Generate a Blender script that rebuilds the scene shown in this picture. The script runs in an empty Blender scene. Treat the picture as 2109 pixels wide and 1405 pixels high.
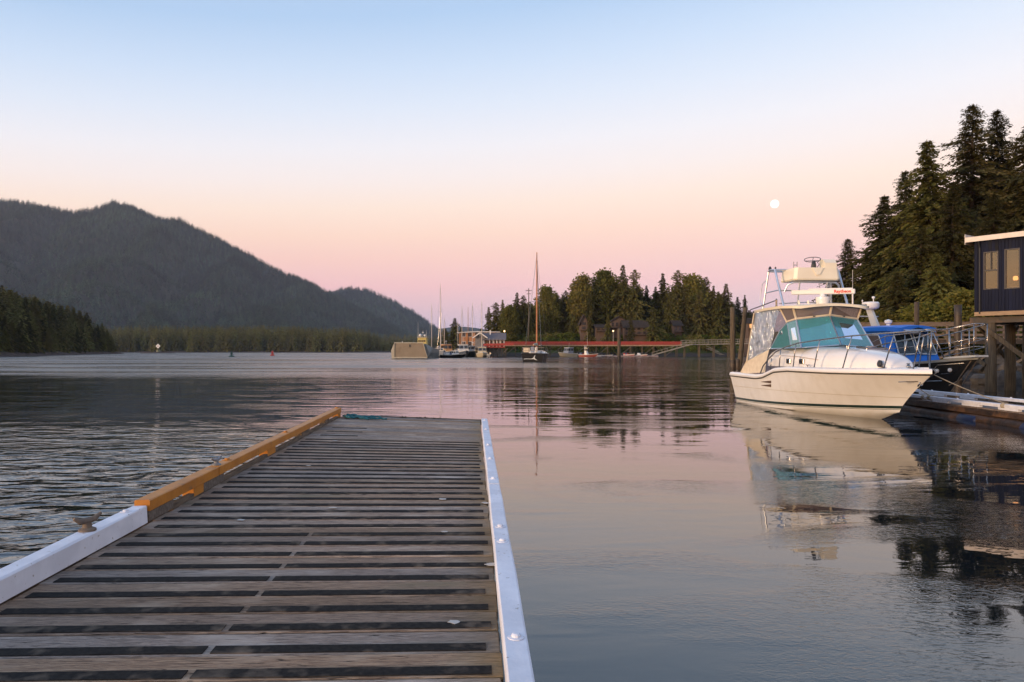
import bpy, math, random
import numpy as np
from mathutils import Vector, Matrix, noise as mnoise

# ------------------------------------------------------------------ scene, camera, light
sc = bpy.context.scene
COL = sc.collection
R = math.radians
CAM_H, FPX, HZ, CX = 2.0, 1500.0, 723.0, 1054.5      # eye height, focal length and horizon in photo pixels

cam_d = bpy.data.cameras.new('camera')
cam = bpy.data.objects.new('camera', cam_d)
COL.objects.link(cam)
cam.location = (0, 0, CAM_H)
cam.rotation_euler = (R(90), 0, 0)
cam_d.sensor_width = 36
cam_d.lens = 36 * FPX / 2109
cam_d.shift_y = (HZ - 702.5) / 2109
cam_d.clip_start = 0.05
cam_d.clip_end = 40000
sc.camera = cam

SUN_DIR = Vector((-0.81, -0.58, 0.09)).normalized()   # towards the sun, low behind the photographer's left shoulder
sun_d = bpy.data.lights.new('sun', 'SUN')
sun_d.energy = 3.0
sun_d.angle = R(10)
sun_d.color = (1.0, 0.69, 0.43)
sun = bpy.data.objects.new('sun', sun_d)
COL.objects.link(sun)
sun.rotation_euler = SUN_DIR.to_track_quat('Z', 'Y').to_euler()

world = bpy.data.worlds.new('World')
sc.world = world
world.use_nodes = True


def build_world():
    nt = world.node_tree
    n, l = nt.nodes, nt.links
    n.clear()
    out = n.new('ShaderNodeOutputWorld')
    sky = n.new('ShaderNodeTexSky')
    sky.sky_type = 'NISHITA'
    sky.sun_disc = False
    sky.sun_elevation = math.asin(SUN_DIR.z)
    sky.sun_rotation = math.atan2(SUN_DIR.x, SUN_DIR.y)
    bg1 = n.new('ShaderNodeBackground')
    bg1.inputs['Strength'].default_value = 0.05
    l.new(sky.outputs[0], bg1.inputs['Color'])
    # twilight: blue overhead, cream, the pink belt opposite the sun, grey-lilac earth shadow at the rim
    tc = n.new('ShaderNodeTexCoord')
    sep = n.new('ShaderNodeSeparateXYZ')
    l.new(tc.outputs['Generated'], sep.inputs[0])
    asn = n.new('ShaderNodeMath'); asn.operation = 'ARCSINE'
    l.new(sep.outputs['Z'], asn.inputs[0])
    sc90 = n.new('ShaderNodeMath'); sc90.operation = 'DIVIDE'
    l.new(asn.outputs[0], sc90.inputs[0]); sc90.inputs[1].default_value = R(60)

    # the belt stands highest straight opposite the sun and sinks towards the sunset
    bd = n.new('ShaderNodeVectorMath'); bd.operation = 'DOT_PRODUCT'
    l.new(tc.outputs['Generated'], bd.inputs[0])
    bd.inputs[1].default_value = Vector((SUN_DIR.x, SUN_DIR.y, 0)).normalized()
    bk = n.new('ShaderNodeMath'); bk.operation = 'MULTIPLY_ADD'
    l.new(bd.outputs['Value'], bk.inputs[0]); bk.inputs[1].default_value = .30; bk.inputs[2].default_value = 1.174
    el = n.new('ShaderNodeMath'); el.operation = 'MULTIPLY'
    l.new(sc90.outputs[0], el.inputs[0]); l.new(bk.outputs[0], el.inputs[1])

    def ramp(stops):
        r = n.new('ShaderNodeValToRGB')
        cr = r.color_ramp
        cr.interpolation = 'CARDINAL' if False else 'LINEAR'
        while len(cr.elements) > 1:
            cr.elements.remove(cr.elements[0])
        for i, (deg, c) in enumerate(stops):
            e = cr.elements[0] if i == 0 else cr.elements.new(deg / 60)
            e.position = max(0, deg / 60)
            e.color = tuple(((x / 255 + .055) / 1.055) ** 2.4 if x > 10 else 0 for x in c) + (1,)
        l.new(el.outputs[0], r.inputs[0])
        return r
    # degrees above the horizon -> colour
    anti = ramp([(0, (168, 164, 196)), (1.4, (182, 168, 200)), (3.0, (208, 173, 195)), (5.2, (238, 180, 188)),
                 (7.5, (250, 196, 184)), (9.3, (253, 209, 188)), (11.4, (252, 222, 204)), (13.6, (246, 229, 224)),
                 (16, (238, 232, 236)), (19, (220, 226, 240)), (22, (200, 216, 239)), (25.8, (172, 199, 232)),
                 (34, (166, 190, 226)), (60, (138, 164, 208))])
    sola = ramp([(0, (236, 150, 88)), (3, (250, 176, 104)), (8, (252, 200, 138)), (16, (244, 218, 184)),
                 (26, (206, 214, 222)), (38, (168, 190, 222)), (60, (138, 164, 208))])
    dot = n.new('ShaderNodeVectorMath'); dot.operation = 'DOT_PRODUCT'
    l.new(tc.outputs['Generated'], dot.inputs[0])
    dot.inputs[1].default_value = Vector((SUN_DIR.x, SUN_DIR.y, 0)).normalized()
    mr = n.new('ShaderNodeMapRange')
    mr.interpolation_type = 'SMOOTHSTEP'
    mr.inputs['From Min'].default_value = 0.30
    mr.inputs['From Max'].default_value = 1.0
    l.new(dot.outputs['Value'], mr.inputs['Value'])
    mx = n.new('ShaderNodeMix'); mx.data_type = 'RGBA'
    l.new(mr.outputs[0], mx.inputs['Factor'])
    l.new(anti.outputs[0], mx.inputs['A'])
    glow = n.new('ShaderNodeVectorMath'); glow.operation = 'SCALE'      # the sunset side of the sky is brighter than the side in view
    glow.inputs['Scale'].default_value = 2.2
    l.new(sola.outputs[0], glow.inputs[0])
    l.new(glow.outputs[0], mx.inputs['B'])
    bg2 = n.new('ShaderNodeBackground')
    bg2.inputs['Strength'].default_value = 1.05
    l.new(mx.outputs['Result'], bg2.inputs['Color'])
    add = n.new('ShaderNodeAddShader')
    l.new(bg1.outputs[0], add.inputs[0])
    l.new(bg2.outputs[0], add.inputs[1])
    l.new(add.outputs[0], out.inputs['Surface'])


build_world()
sc.view_settings.view_transform = 'Standard'
sc.view_settings.look = 'None'
sc.view_settings.exposure = 0.0
sc.view_settings.gamma = 1.0
sc.render.engine = 'CYCLES'
sc.cycles.use_denoising = True
sc.cycles.max_bounces = 7
sc.cycles.diffuse_bounces = 2
sc.cycles.glossy_bounces = 4
sc.cycles.transmission_bounces = 5
sc.cycles.transparent_max_bounces = 12
sc.cycles.volume_bounces = 0
sc.cycles.caustics_reflective = False
sc.cycles.caustics_refractive = False
sc.cycles.sample_clamp_indirect = 6.0


def P(px, py, d):
    """Photo pixel at a known distance -> a point of the place."""
    return Vector(((px - CX) / FPX * d, d, CAM_H + (HZ - py) / FPX * d))


def lin(r, g, b):
    return tuple(((x / 255 + .055) / 1.055) ** 2.4 if x > 10 else x / 255 / 12.92 for x in (r, g, b))


# ------------------------------------------------------------------ materials
MATS = {}


def mat(name, color, rough=0.6, color2=None, scale=4.0, stretch=(1, 1, 1), detail=4, bump=0.0, bscale=None,
        metal=0.0, rnd=0.0, coat=0.0, lo=0.35, hi=0.65, emit=None, estr=0.0, spec=None, stain=None, sscale=1.0, slo=.55, shi=.75):
    if name in MATS:
        return MATS[name]
    m = bpy.data.materials.new(name)
    m.use_nodes = True
    nt = m.node_tree
    n, l = nt.nodes, nt.links
    b = n['Principled BSDF']
    b.inputs['Roughness'].default_value = rough
    b.inputs['Metallic'].default_value = metal
    if coat:
        b.inputs['Coat Weight'].default_value = coat
        b.inputs['Coat Roughness'].default_value = 0.12
    if spec is not None:
        b.inputs['Specular IOR Level'].default_value = spec
    tc = n.new('ShaderNodeTexCoord')
    oi = n.new('ShaderNodeObjectInfo')
    mul = n.new('ShaderNodeMath'); mul.operation = 'MULTIPLY'
    l.new(oi.outputs['Random'], mul.inputs[0]); mul.inputs[1].default_value = 137.0
    add = n.new('ShaderNodeVectorMath'); add.operation = 'ADD'
    l.new(tc.outputs['Object'], add.inputs[0])
    l.new(mul.outputs[0], add.inputs[1])
    mp = n.new('ShaderNodeMapping')
    mp.inputs['Scale'].default_value = stretch
    l.new(add.outputs[0], mp.inputs[0])
    nz = n.new('ShaderNodeTexNoise')
    nz.inputs['Scale'].default_value = scale
    nz.inputs['Detail'].default_value = detail
    l.new(mp.outputs[0], nz.inputs['Vector'])
    c2 = color2 if color2 else tuple(x * 0.78 for x in color)
    mr = n.new('ShaderNodeMapRange')
    mr.inputs['From Min'].default_value = lo
    mr.inputs['From Max'].default_value = hi
    l.new(nz.outputs['Fac'], mr.inputs['Value'])
    mx = n.new('ShaderNodeMix'); mx.data_type = 'RGBA'
    l.new(mr.outputs[0], mx.inputs['Factor'])
    mx.inputs['A'].default_value = (*color, 1)
    mx.inputs['B'].default_value = (*c2, 1)
    colout = mx.outputs['Result']
    if stain:
        nz2 = n.new('ShaderNodeTexNoise')
        nz2.inputs['Scale'].default_value = sscale
        nz2.inputs['Detail'].default_value = 5
        l.new(add.outputs[0], nz2.inputs['Vector'])
        mr2 = n.new('ShaderNodeMapRange')
        mr2.inputs['From Min'].default_value = slo
        mr2.inputs['From Max'].default_value = shi
        l.new(nz2.outputs['Fac'], mr2.inputs['Value'])
        mx2 = n.new('ShaderNodeMix'); mx2.data_type = 'RGBA'
        l.new(mr2.outputs[0], mx2.inputs['Factor'])
        l.new(colout, mx2.inputs['A'])
        mx2.inputs['B'].default_value = (*stain, 1)
        colout = mx2.outputs['Result']
    if rnd:
        hs = n.new('ShaderNodeHueSaturation')
        mr3 = n.new('ShaderNodeMapRange')
        mr3.inputs['To Min'].default_value = 1 - rnd
        mr3.inputs['To Max'].default_value = 1 + rnd
        l.new(oi.outputs['Random'], mr3.inputs['Value'])
        l.new(mr3.outputs[0], hs.inputs['Value'])
        l.new(colout, hs.inputs['Color'])
        colout = hs.outputs['Color']
    l.new(colout, b.inputs['Base Color'])
    if bump:
        bp = n.new('ShaderNodeBump')
        bp.inputs['Strength'].default_value = 1.0
        bp.inputs['Distance'].default_value = bump
        if bscale:
            nb = n.new('ShaderNodeTexNoise')
            nb.inputs['Scale'].default_value = bscale
            nb.inputs['Detail'].default_value = 5
            l.new(mp.outputs[0], nb.inputs['Vector'])
            l.new(nb.outputs['Fac'], bp.inputs['Height'])
        else:
            l.new(nz.outputs['Fac'], bp.inputs['Height'])
        l.new(bp.outputs[0], b.inputs['Normal'])
    if emit:
        b.inputs['Emission Color'].default_value = (*emit, 1)
        b.inputs['Emission Strength'].default_value = estr
    MATS[name] = m
    return m


def foliage_mat(name, c1, c2, trans=0.25, shade=0.3, stand_shade=None):
    if name in MATS:
        return MATS[name]
    m = bpy.data.materials.new(name)
    m.use_nodes = True
    nt = m.node_tree
    n, l = nt.nodes, nt.links
    n.clear()
    out = n.new('ShaderNodeOutputMaterial')
    geo = n.new('ShaderNodeNewGeometry')
    oi = n.new('ShaderNodeObjectInfo')
    mx = n.new('ShaderNodeMix'); mx.data_type = 'RGBA'
    l.new(geo.outputs['Random Per Island'], mx.inputs['Factor'])
    mx.inputs['A'].default_value = (*c1, 1)
    mx.inputs['B'].default_value = (*c2, 1)
    hs = n.new('ShaderNodeHueSaturation')
    mr = n.new('ShaderNodeMapRange')
    mr.inputs['To Min'].default_value = 1 - shade
    mr.inputs['To Max'].default_value = 1 + shade
    l.new(oi.outputs['Random'], mr.inputs['Value'])
    l.new(mr.outputs[0], hs.inputs['Value'])
    mrh = n.new('ShaderNodeMapRange')
    mrh.inputs['To Min'].default_value = 0.482
    mrh.inputs['To Max'].default_value = 0.518
    wn = n.new('ShaderNodeTexWhiteNoise'); wn.noise_dimensions = '1D'
    l.new(oi.outputs['Random'], wn.inputs['W'])
    l.new(wn.outputs['Value'], mrh.inputs['Value'])
    l.new(mrh.outputs[0], hs.inputs['Hue'])
    l.new(mx.outputs['Result'], hs.inputs['Color'])
    d = n.new('ShaderNodeBsdfDiffuse')
    t = n.new('ShaderNodeBsdfTranslucent')
    fin = hs.outputs[0]
    if stand_shade:                                   # stands of varied tone, and lit-ridge, dark-gully contrast painted into the colour
        nz = n.new('ShaderNodeTexNoise'); nz.inputs['Scale'].default_value = stand_shade; nz.inputs['Detail'].default_value = 4
        l.new(oi.outputs['Location'], nz.inputs['Vector'])
        m4 = n.new('ShaderNodeMapRange'); m4.inputs['From Min'].default_value = .36; m4.inputs['From Max'].default_value = .64
        m4.inputs['To Min'].default_value = .45; m4.inputs['To Max'].default_value = 1.35
        l.new(nz.outputs['Fac'], m4.inputs['Value'])
        h2 = n.new('ShaderNodeHueSaturation'); l.new(hs.outputs[0], h2.inputs['Color']); l.new(m4.outputs[0], h2.inputs['Value'])
        fin = h2.outputs[0]
    l.new(fin, d.inputs['Color'])
    l.new(fin, t.inputs['Color'])
    ms = n.new('ShaderNodeMixShader')
    ms.inputs[0].default_value = trans
    l.new(d.outputs[0], ms.inputs[1])
    l.new(t.outputs[0], ms.inputs[2])
    l.new(ms.outputs[0], out.inputs['Surface'])
    MATS[name] = m
    return m


def glass_mat(name, tint, gloss=0.25, dark=0.0):
    """Thin tinted pane: coloured see-through plus a Fresnel sheen."""
    if name in MATS:
        return MATS[name]
    m = bpy.data.materials.new(name)
    m.use_nodes = True
    nt = m.node_tree
    n, l = nt.nodes, nt.links
    n.clear()
    out = n.new('ShaderNodeOutputMaterial')
    tr = n.new('ShaderNodeBsdfTransparent')
    tr.inputs[0].default_value = (*tint, 1)
    gl = n.new('ShaderNodeBsdfGlossy')
    gl.inputs['Roughness'].default_value = 0.04
    gl.inputs['Color'].default_value = (.9, .95, 1, 1)
    di = n.new('ShaderNodeBsdfDiffuse')
    di.inputs['Color'].default_value = (*[min(.8, x * .8) for x in tint], 1)
    lw = n.new('ShaderNodeLayerWeight'); lw.inputs['Blend'].default_value = 0.25
    ma = n.new('ShaderNodeMath'); ma.operation = 'ADD'; ma.use_clamp = True
    l.new(lw.outputs['Fresnel'], ma.inputs[0]); ma.inputs[1].default_value = gloss - .1
    m0 = n.new('ShaderNodeMixShader'); m0.inputs[0].default_value = dark
    l.new(tr.outputs[0], m0.inputs[1]); l.new(di.outputs[0], m0.inputs[2])
    m1 = n.new('ShaderNodeMixShader')
    l.new(ma.outputs[0], m1.inputs[0])
    l.new(m0.outputs[0], m1.inputs[1]); l.new(gl.outputs[0], m1.inputs[2])
    l.new(m1.outputs[0], out.inputs['Surface'])
    MATS[name] = m
    return m


# ------------------------------------------------------------------ mesh helper
class MB:
    def __init__(self):
        self.v, self.f = [], []

    def add(self, vs, fs):
        o = len(self.v)
        self.v.extend([tuple(p) for p in vs])
        self.f.extend([tuple(i + o for i in q) for q in fs])
        return self

    def box(self, x0, x1, y0, y1, z0, z1, c=0.0, M=None):
        if c <= 0:
            vs = [Vector((x, y, z)) for z in (z0, z1) for y in (y0, y1) for x in (x0, x1)]
            fs = [(0, 2, 3, 1), (4, 5, 7, 6), (0, 1, 5, 4), (2, 6, 7, 3), (0, 4, 6, 2), (1, 3, 7, 5)]
        else:
            vs, ix = [], {}
            for sz in (0, 1):
                for sy in (0, 1):
                    for sx in (0, 1):
                        X, Y, Z = (x0, x1)[sx], (y0, y1)[sy], (z0, z1)[sz]
                        dx, dy, dz = (c, -c)[sx], (c, -c)[sy], (c, -c)[sz]
                        for a, p in enumerate(((X, Y + dy, Z + dz), (X + dx, Y, Z + dz), (X + dx, Y + dy, Z))):
                            ix[(sx, sy, sz, a)] = len(vs)
                            vs.append(Vector(p))
            fs = []
            for s in (0, 1):
                q = [ix[(s, a, b, 0)] for a, b in ((0, 0), (1, 0), (1, 1), (0, 1))]; fs.append(q[::-1] if s == 0 else q)
                q = [ix[(a, s, b, 1)] for a, b in ((0, 0), (1, 0), (1, 1), (0, 1))]; fs.append(q if s == 0 else q[::-1])
                q = [ix[(a, b, s, 2)] for a, b in ((0, 0), (1, 0), (1, 1), (0, 1))]; fs.append(q[::-1] if s == 0 else q)
            for a in (0, 1):
                for b in (0, 1):
                    fs.append([ix[(0, a, b, 1)], ix[(1, a, b, 1)], ix[(1, a, b, 2)], ix[(0, a, b, 2)]][:: (1 if a != b else -1)])
                    fs.append([ix[(a, 0, b, 0)], ix[(a, 1, b, 0)], ix[(a, 1, b, 2)], ix[(a, 0, b, 2)]][:: (-1 if a != b else 1)])
                    fs.append([ix[(a, b, 0, 0)], ix[(a, b, 1, 0)], ix[(a, b, 1, 1)], ix[(a, b, 0, 1)]][:: (1 if a != b else -1)])
                    for d in (0, 1):
                        fs.append([ix[(a, b, d, 0)], ix[(a, b, d, 1)], ix[(a, b, d, 2)]][:: (1 if (a + b + d) % 2 == 0 else -1)])
        if M is not None:
            vs = [M @ p for p in vs]
        return self.add(vs, fs)

    def beam(self, p0, p1, w, h, c=0.0, up=(0, 0, 1)):
        p0, p1 = Vector(p0), Vector(p1)
        d = p1 - p0
        L = d.length
        x = d.normalized()
        u = Vector(up)
        y = u.cross(x)
        if y.length < 1e-4:
            y = Vector((0, 1, 0)).cross(x)
        y.normalize()
        z = x.cross(y)
        M = Matrix((x, y, z)).transposed().to_4x4()
        M.translation = p0
        return self.box(0, L, -w / 2, w / 2, -h / 2, h / 2, c, M)

    def tube(self, pts, r, n=6, cap=True):
        pts = [Vector(p) for p in pts]
        k = len(pts)
        rs = r if isinstance(r, (list, tuple)) else [r] * k
        vs, fs = [], []
        prev = None
        for i, p in enumerate(pts):
            t = (pts[min(i + 1, k - 1)] - pts[max(i - 1, 0)]).normalized()
            if prev is None:
                a = Vector((0, 0, 1)) if abs(t.z) < .9 else Vector((1, 0, 0))
                u = t.cross(a).normalized()
            else:
                u = (prev - t * prev.dot(t))
                u = u.normalized() if u.length > 1e-6 else t.orthogonal().normalized()
            prev = u
            w = t.cross(u)
            for j in range(n):
                th = 2 * math.pi * j / n
                vs.append(p + (u * math.cos(th) + w * math.sin(th)) * rs[i])
        for i in range(k - 1):
            for j in range(n):
                a, b = i * n + j, i * n + (j + 1) % n
                fs.append((a, b, b + n, a + n))
        if cap:
            fs.append(tuple(range(n))[::-1])
            fs.append(tuple((k - 1) * n + j for j in range(n)))
        return self.add(vs, fs)

    def lathe(self, prof, n=16, c=(0, 0, 0), M=None):
        vs, fs = [], []
        for r, z in prof:
            for j in range(n):
                th = 2 * math.pi * j / n
                p = Vector((r * math.cos(th), r * math.sin(th), z))
                if M is not None:
                    p = M @ p
                vs.append(p + Vector(c))
        for i in range(len(prof) - 1):
            for j in range(n):
                a, b = i * n + j, i * n + (j + 1) % n
                fs.append((a, b, b + n, a + n))
        fs.append(tuple(range(n))[::-1])
        fs.append(tuple((len(prof) - 1) * n + j for j in range(n)))
        return self.add(vs, fs)

    def loft(self, secs, close=False, cap0=False, cap1=False):
        m = len(secs[0])
        vs = [p for s in secs for p in s]
        fs = []
        for i in range(len(secs) - 1):
            for j in range(m if close else m - 1):
                a, b = i * m + j, i * m + (j + 1) % m
                fs.append((a, b, b + m, a + m))
        if cap0:
            fs.append(tuple(range(m))[::-1])
        if cap1:
            fs.append(tuple((len(secs) - 1) * m + j for j in range(m)))
        return self.add(vs, fs)

    def prism(self, poly, ext):
        """Flat polygon (3-D points) pushed along ext."""
        k = len(poly)
        e = Vector(ext)
        vs = [Vector(p) for p in poly] + [Vector(p) + e for p in poly]
        fs = [tuple(range(k))[::-1], tuple(range(k, 2 * k))]
        fs += [(i, (i + 1) % k, (i + 1) % k + k, i + k) for i in range(k)]
        return self.add(vs, fs)

    def quad(self, a, b, c, d, th=0.0):
        if th:
            a, b, c, d = map(Vector, (a, b, c, d))
            nrm = (b - a).cross(d - a).normalized() * th
            return self.prism([a, b, c, d], nrm)
        return self.add([a, b, c, d], [(0, 1, 2, 3)])

    def mesh(self, name, smooth=False):
        me = bpy.data.meshes.new(name)
        me.from_pydata(self.v, [], self.f)
        me.update()
        if smooth:
            me.shade_smooth()
        return me

    def build(self, name, material, parent=None, smooth=False, auto=None):
        me = self.mesh(name, smooth)
        if auto is not None:
            me.shade_smooth()
            me.set_sharp_from_angle(angle=R(auto))
        o = link(name, me, material, parent)
        return o


def link(name, me, material=None, parent=None, loc=None, rot=None, scale=None):
    o = bpy.data.objects.new(name, me)
    COL.objects.link(o)
    if material is not None and me is not None and hasattr(me, 'materials') and not me.materials:
        me.materials.append(material)
    if parent is not None:
        o.parent = parent
    if loc is not None:
        o.location = loc
    if rot is not None:
        o.rotation_euler = rot
    if scale is not None:
        o.scale = scale
    return o


def empty(name, label, cat, loc=(0, 0, 0), rot=(0, 0, 0), group=None):
    o = bpy.data.objects.new(name, None)
    o.empty_display_size = 0.2
    COL.objects.link(o)
    o.location = loc
    o.rotation_euler = rot
    return tag(o, label, cat, group)


def tag(o, label=None, cat=None, group=None, kind=None):
    if label:
        o['label'] = label
    if cat:
        o['category'] = cat
    if group:
        o['group'] = group
    if kind:
        o['kind'] = kind
    return o


def text_part(txt, size, material, parent, M, name='lettering', bold=0.0):
    cu = bpy.data.curves.new(name, 'FONT')
    cu.body = txt
    cu.size = size
    cu.extrude = 0.002
    cu.offset = bold
    cu.align_x = 'CENTER'
    cu.align_y = 'CENTER'
    cu.resolution_u = 3
    cu.materials.append(material)
    tmp = bpy.data.objects.new(name + '_curve', cu)
    me = bpy.data.meshes.new_from_object(tmp)
    bpy.data.objects.remove(tmp)
    o = bpy.data.objects.new(name, me)
    COL.objects.link(o)
    o.parent = parent
    o.matrix_local = M
    return o


def frame_matrix(origin, x, y):
    x = Vector(x).normalized()
    y = Vector(y)
    z = x.cross(y).normalized()
    y = z.cross(x)
    M = Matrix((x, y, z)).transposed().to_4x4()
    M.translation = Vector(origin)
    return M


ORD = ['first', 'second', 'third', 'fourth', 'fifth', 'sixth', 'seventh', 'eighth', 'ninth', 'tenth', 'eleventh', 'twelfth',
       'thirteenth', 'fourteenth', 'fifteenth', 'sixteenth', 'seventeenth', 'eighteenth', 'nineteenth', 'twentieth',
       'twenty-first', 'twenty-second', 'twenty-third', 'twenty-fourth', 'twenty-fifth', 'twenty-sixth', 'twenty-seventh',
       'twenty-eighth', 'twenty-ninth', 'thirtieth', 'thirty-first', 'thirty-second', 'thirty-third', 'thirty-fourth',
       'thirty-fifth', 'thirty-sixth', 'thirty-seventh', 'thirty-eighth', 'thirty-ninth', 'fortieth']

# palette
M_WHITE_PAINT = mat('white_paint', (.74, .74, .78), .55, (.62, .62, .66), 5, bump=.004, bscale=14, stain=(.36, .32, .28), sscale=34, slo=.66, shi=.70)
M_YELLOW = mat('yellow_paint', (.53, .20, .018), .5, (.42, .15, .014), 7, bump=.003, bscale=20, stain=(.22, .11, .04), sscale=8, slo=.64, shi=.74)
M_STEEL = mat('steel', (.38, .36, .34), .25, (.28, .26, .25), 8, metal=1.0)
M_ALU = mat('aluminium_tube', (.62, .64, .68), .35, (.5, .52, .56), 6, metal=.85)
M_GEL = mat('gelcoat', (.72, .69, .66), .16, (.68, .65, .62), 1.2, coat=.5)
M_HULL = mat('hull_gelcoat', (.72, .69, .66), .18, (.675, .64, .60), 2.2, (1.6, 1.6, .35), coat=.5, lo=.42, hi=.72, stain=(.63, .585, .52), sscale=1.6, slo=.60, shi=.80)
M_CREAM = mat('cream_gelcoat', (.80, .72, .55), .28, (.75, .66, .50), 1.5, coat=.3)
M_DARK = mat('dark_plastic', (.02, .02, .022), .4, (.03, .03, .03), 6)
M_RUBBER = mat('rubber_line', (.03, .03, .03), .6, (.05, .05, .045), 6)
M_WOODGREY = mat('weathered_timber', (.17, .135, .105), .85, (.085, .066, .05), 3.5, (1.2, 12, 12), bump=.004)
M_PILE = mat('pile_timber', (.12, .088, .052), .9, (.055, .04, .024), 2.0, (8, 8, .7), bump=.02)
M_WETPILE = mat('wet_timber', (.060, .038, .022), .6, (.022, .017, .012), 2.5, (1, 1, 1), bump=.02, stain=(.14, .075, .035), sscale=1.4)
M_ROPE = mat('rope_fibre', (.42, .36, .27), .9, (.30, .25, .18), 30)

# ------------------------------------------------------------------ water
def water_material():
    m = bpy.data.materials.new('sea_water')
    m.use_nodes = True
    nt = m.node_tree
    n, l = nt.nodes, nt.links
    b = n['Principled BSDF']
    b.inputs['Base Color'].default_value = (.006, .010, .012, 1)
    b.inputs['Roughness'].default_value = .015
    b.inputs['IOR'].default_value = 1.70
    geo = n.new('ShaderNodeNewGeometry')
    sep = n.new('ShaderNodeSeparateXYZ')
    l.new(geo.outputs['Position'], sep.inputs[0])

    def math_(op, a, bb=None, clamp=False):
        k = n.new('ShaderNodeMath'); k.operation = op; k.use_clamp = clamp
        for i, s in enumerate((a, bb)):
            if s is None:
                continue
            if isinstance(s, (int, float)):
                k.inputs[i].default_value = s
            else:
                l.new(s, k.inputs[i])
        return k.outputs[0]

    def rng(v, a, c, lo=0.0, hi=1.0):
        k = n.new('ShaderNodeMapRange'); k.interpolation_type = 'SMOOTHSTEP'
        k.inputs['From Min'].default_value = a; k.inputs['From Max'].default_value = c
        k.inputs['To Min'].default_value = lo; k.inputs['To Max'].default_value = hi
        l.new(v, k.inputs['Value'])
        return k.outputs[0]

    def noise(scale, st, det, rot=0.0, dist=0.0, rough=.5):
        mp = n.new('ShaderNodeMapping')
        mp.inputs['Scale'].default_value = st
        mp.inputs['Rotation'].default_value = (0, 0, rot)
        l.new(geo.outputs['Position'], mp.inputs[0])
        z = n.new('ShaderNodeTexNoise'); z.noise_dimensions = '2D'
        z.inputs['Scale'].default_value = scale
        z.inputs['Detail'].default_value = det
        z.inputs['Roughness'].default_value = rough
        z.inputs['Distortion'].default_value = dist
        l.new(mp.outputs[0], z.inputs['Vector'])
        return z.outputs['Fac']
    X, Y = sep.outputs['X'], sep.outputs['Y']
    patch = noise(.09, (1, 1.6, 1), 3)
    patch2 = noise(.35, (.6, 1.5, 1), 3, .3, .6)
    Xw = math_('ADD', X, math_('MULTIPLY', math_('SUBTRACT', patch, .5), 7.0))
    Yw = math_('ADD', Y, math_('ADD', math_('MULTIPLY', math_('SUBTRACT', patch, .5), 22.0), math_('MULTIPLY', math_('SUBTRACT', patch2, .5), 14.0)))
    left = rng(Xw, -1.2, -6.0)                    # wind ripples on the dock's open side
    near = rng(Yw, 25.0, 6.0)
    far = rng(Yw, 34.0, 84.0)
    mid = rng(patch2, .50, .72)
    amp_chop = math_('ADD', math_('MULTIPLY', math_('MULTIPLY', left, near), 1.2), .03)
    amp_chop = math_('ADD', amp_chop, math_('MULTIPLY', mid, .04))
    farside = rng(X, 12.0, -30.0, .22, .8)
    amp_chop = math_('ADD', amp_chop, math_('MULTIPLY', far, farside))
    h1 = math_('MULTIPLY', noise(1.55, (.72, 1.6, 1), 2, .22, .6, .38), .066)
    h2 = math_('MULTIPLY', noise(7.5, (.8, 1.3, 1), 2, -.2, .3), .004)
    h3 = math_('MULTIPLY', noise(3.6, (.7, 1.3, 1), 2, -.35, .8), .012)
    chop = math_('MULTIPLY', math_('ADD', math_('ADD', h1, h3), h2), amp_chop)
    swell = math_('MULTIPLY', noise(.55, (.5, 1.5, 1), 2, .12, .8), math_('ADD', math_('MULTIPLY', rng(Y, 16.0, 34.0), .024), .003))
    long_ = math_('MULTIPLY', noise(.16, (.45, 1.3, 1), 2, -.1, .4), .018)
    fine = math_('MULTIPLY', math_('MULTIPLY', noise(16, (.7, 1.4, 1), 2, .5, 1.0), .0020), rng(patch2, .47, .66))
    H = math_('ADD', math_('ADD', chop, fine), math_('ADD', swell, long_))
    # wind-ruffled water out in the channel: waves too small to see one by one
    ruff = math_('MULTIPLY', far, rng(X, 20.0, -25.0, .10, .34))
    lanes = rng(noise(.06, (.3, 1.5, 1), 4, .05, .6), .34, .62, .22, 1.05)
    ruff = math_('MULTIPLY', ruff, lanes)
    ruff = math_('ADD', ruff, math_('MULTIPLY', math_('MULTIPLY', rng(Y, 150.0, 190.0), rng(patch, .40, .60)), .10))
    l.new(math_('ADD', ruff, .012), b.inputs['Roughness'])
    bp = n.new('ShaderNodeBump')
    bp.inputs['Strength'].default_value = 1.0
    bp.inputs['Distance'].default_value = 1.0
    l.new(H, bp.inputs['Height'])
    l.new(bp.outputs[0], b.inputs['Normal'])
    return m


def make_water():
    mb = MB()
    S = 9000
    mb.quad((-4400, -50, 0), (3900, -50, 0), (3900, 5850, 0), (-4400, 5850, 0))
    o = mb.build('water', water_material())
    tag(o, 'calm inlet water mirroring the dusk sky', kind='structure')


make_water()


# ------------------------------------------------------------------ terrain
def fbm(x, y, s, oct_=4, seed=0.0):
    return mnoise.fractal(Vector((x * s + seed, y * s - seed, seed * .7)), 1.0, 2.0, oct_)


M_SHORE = None


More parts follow.
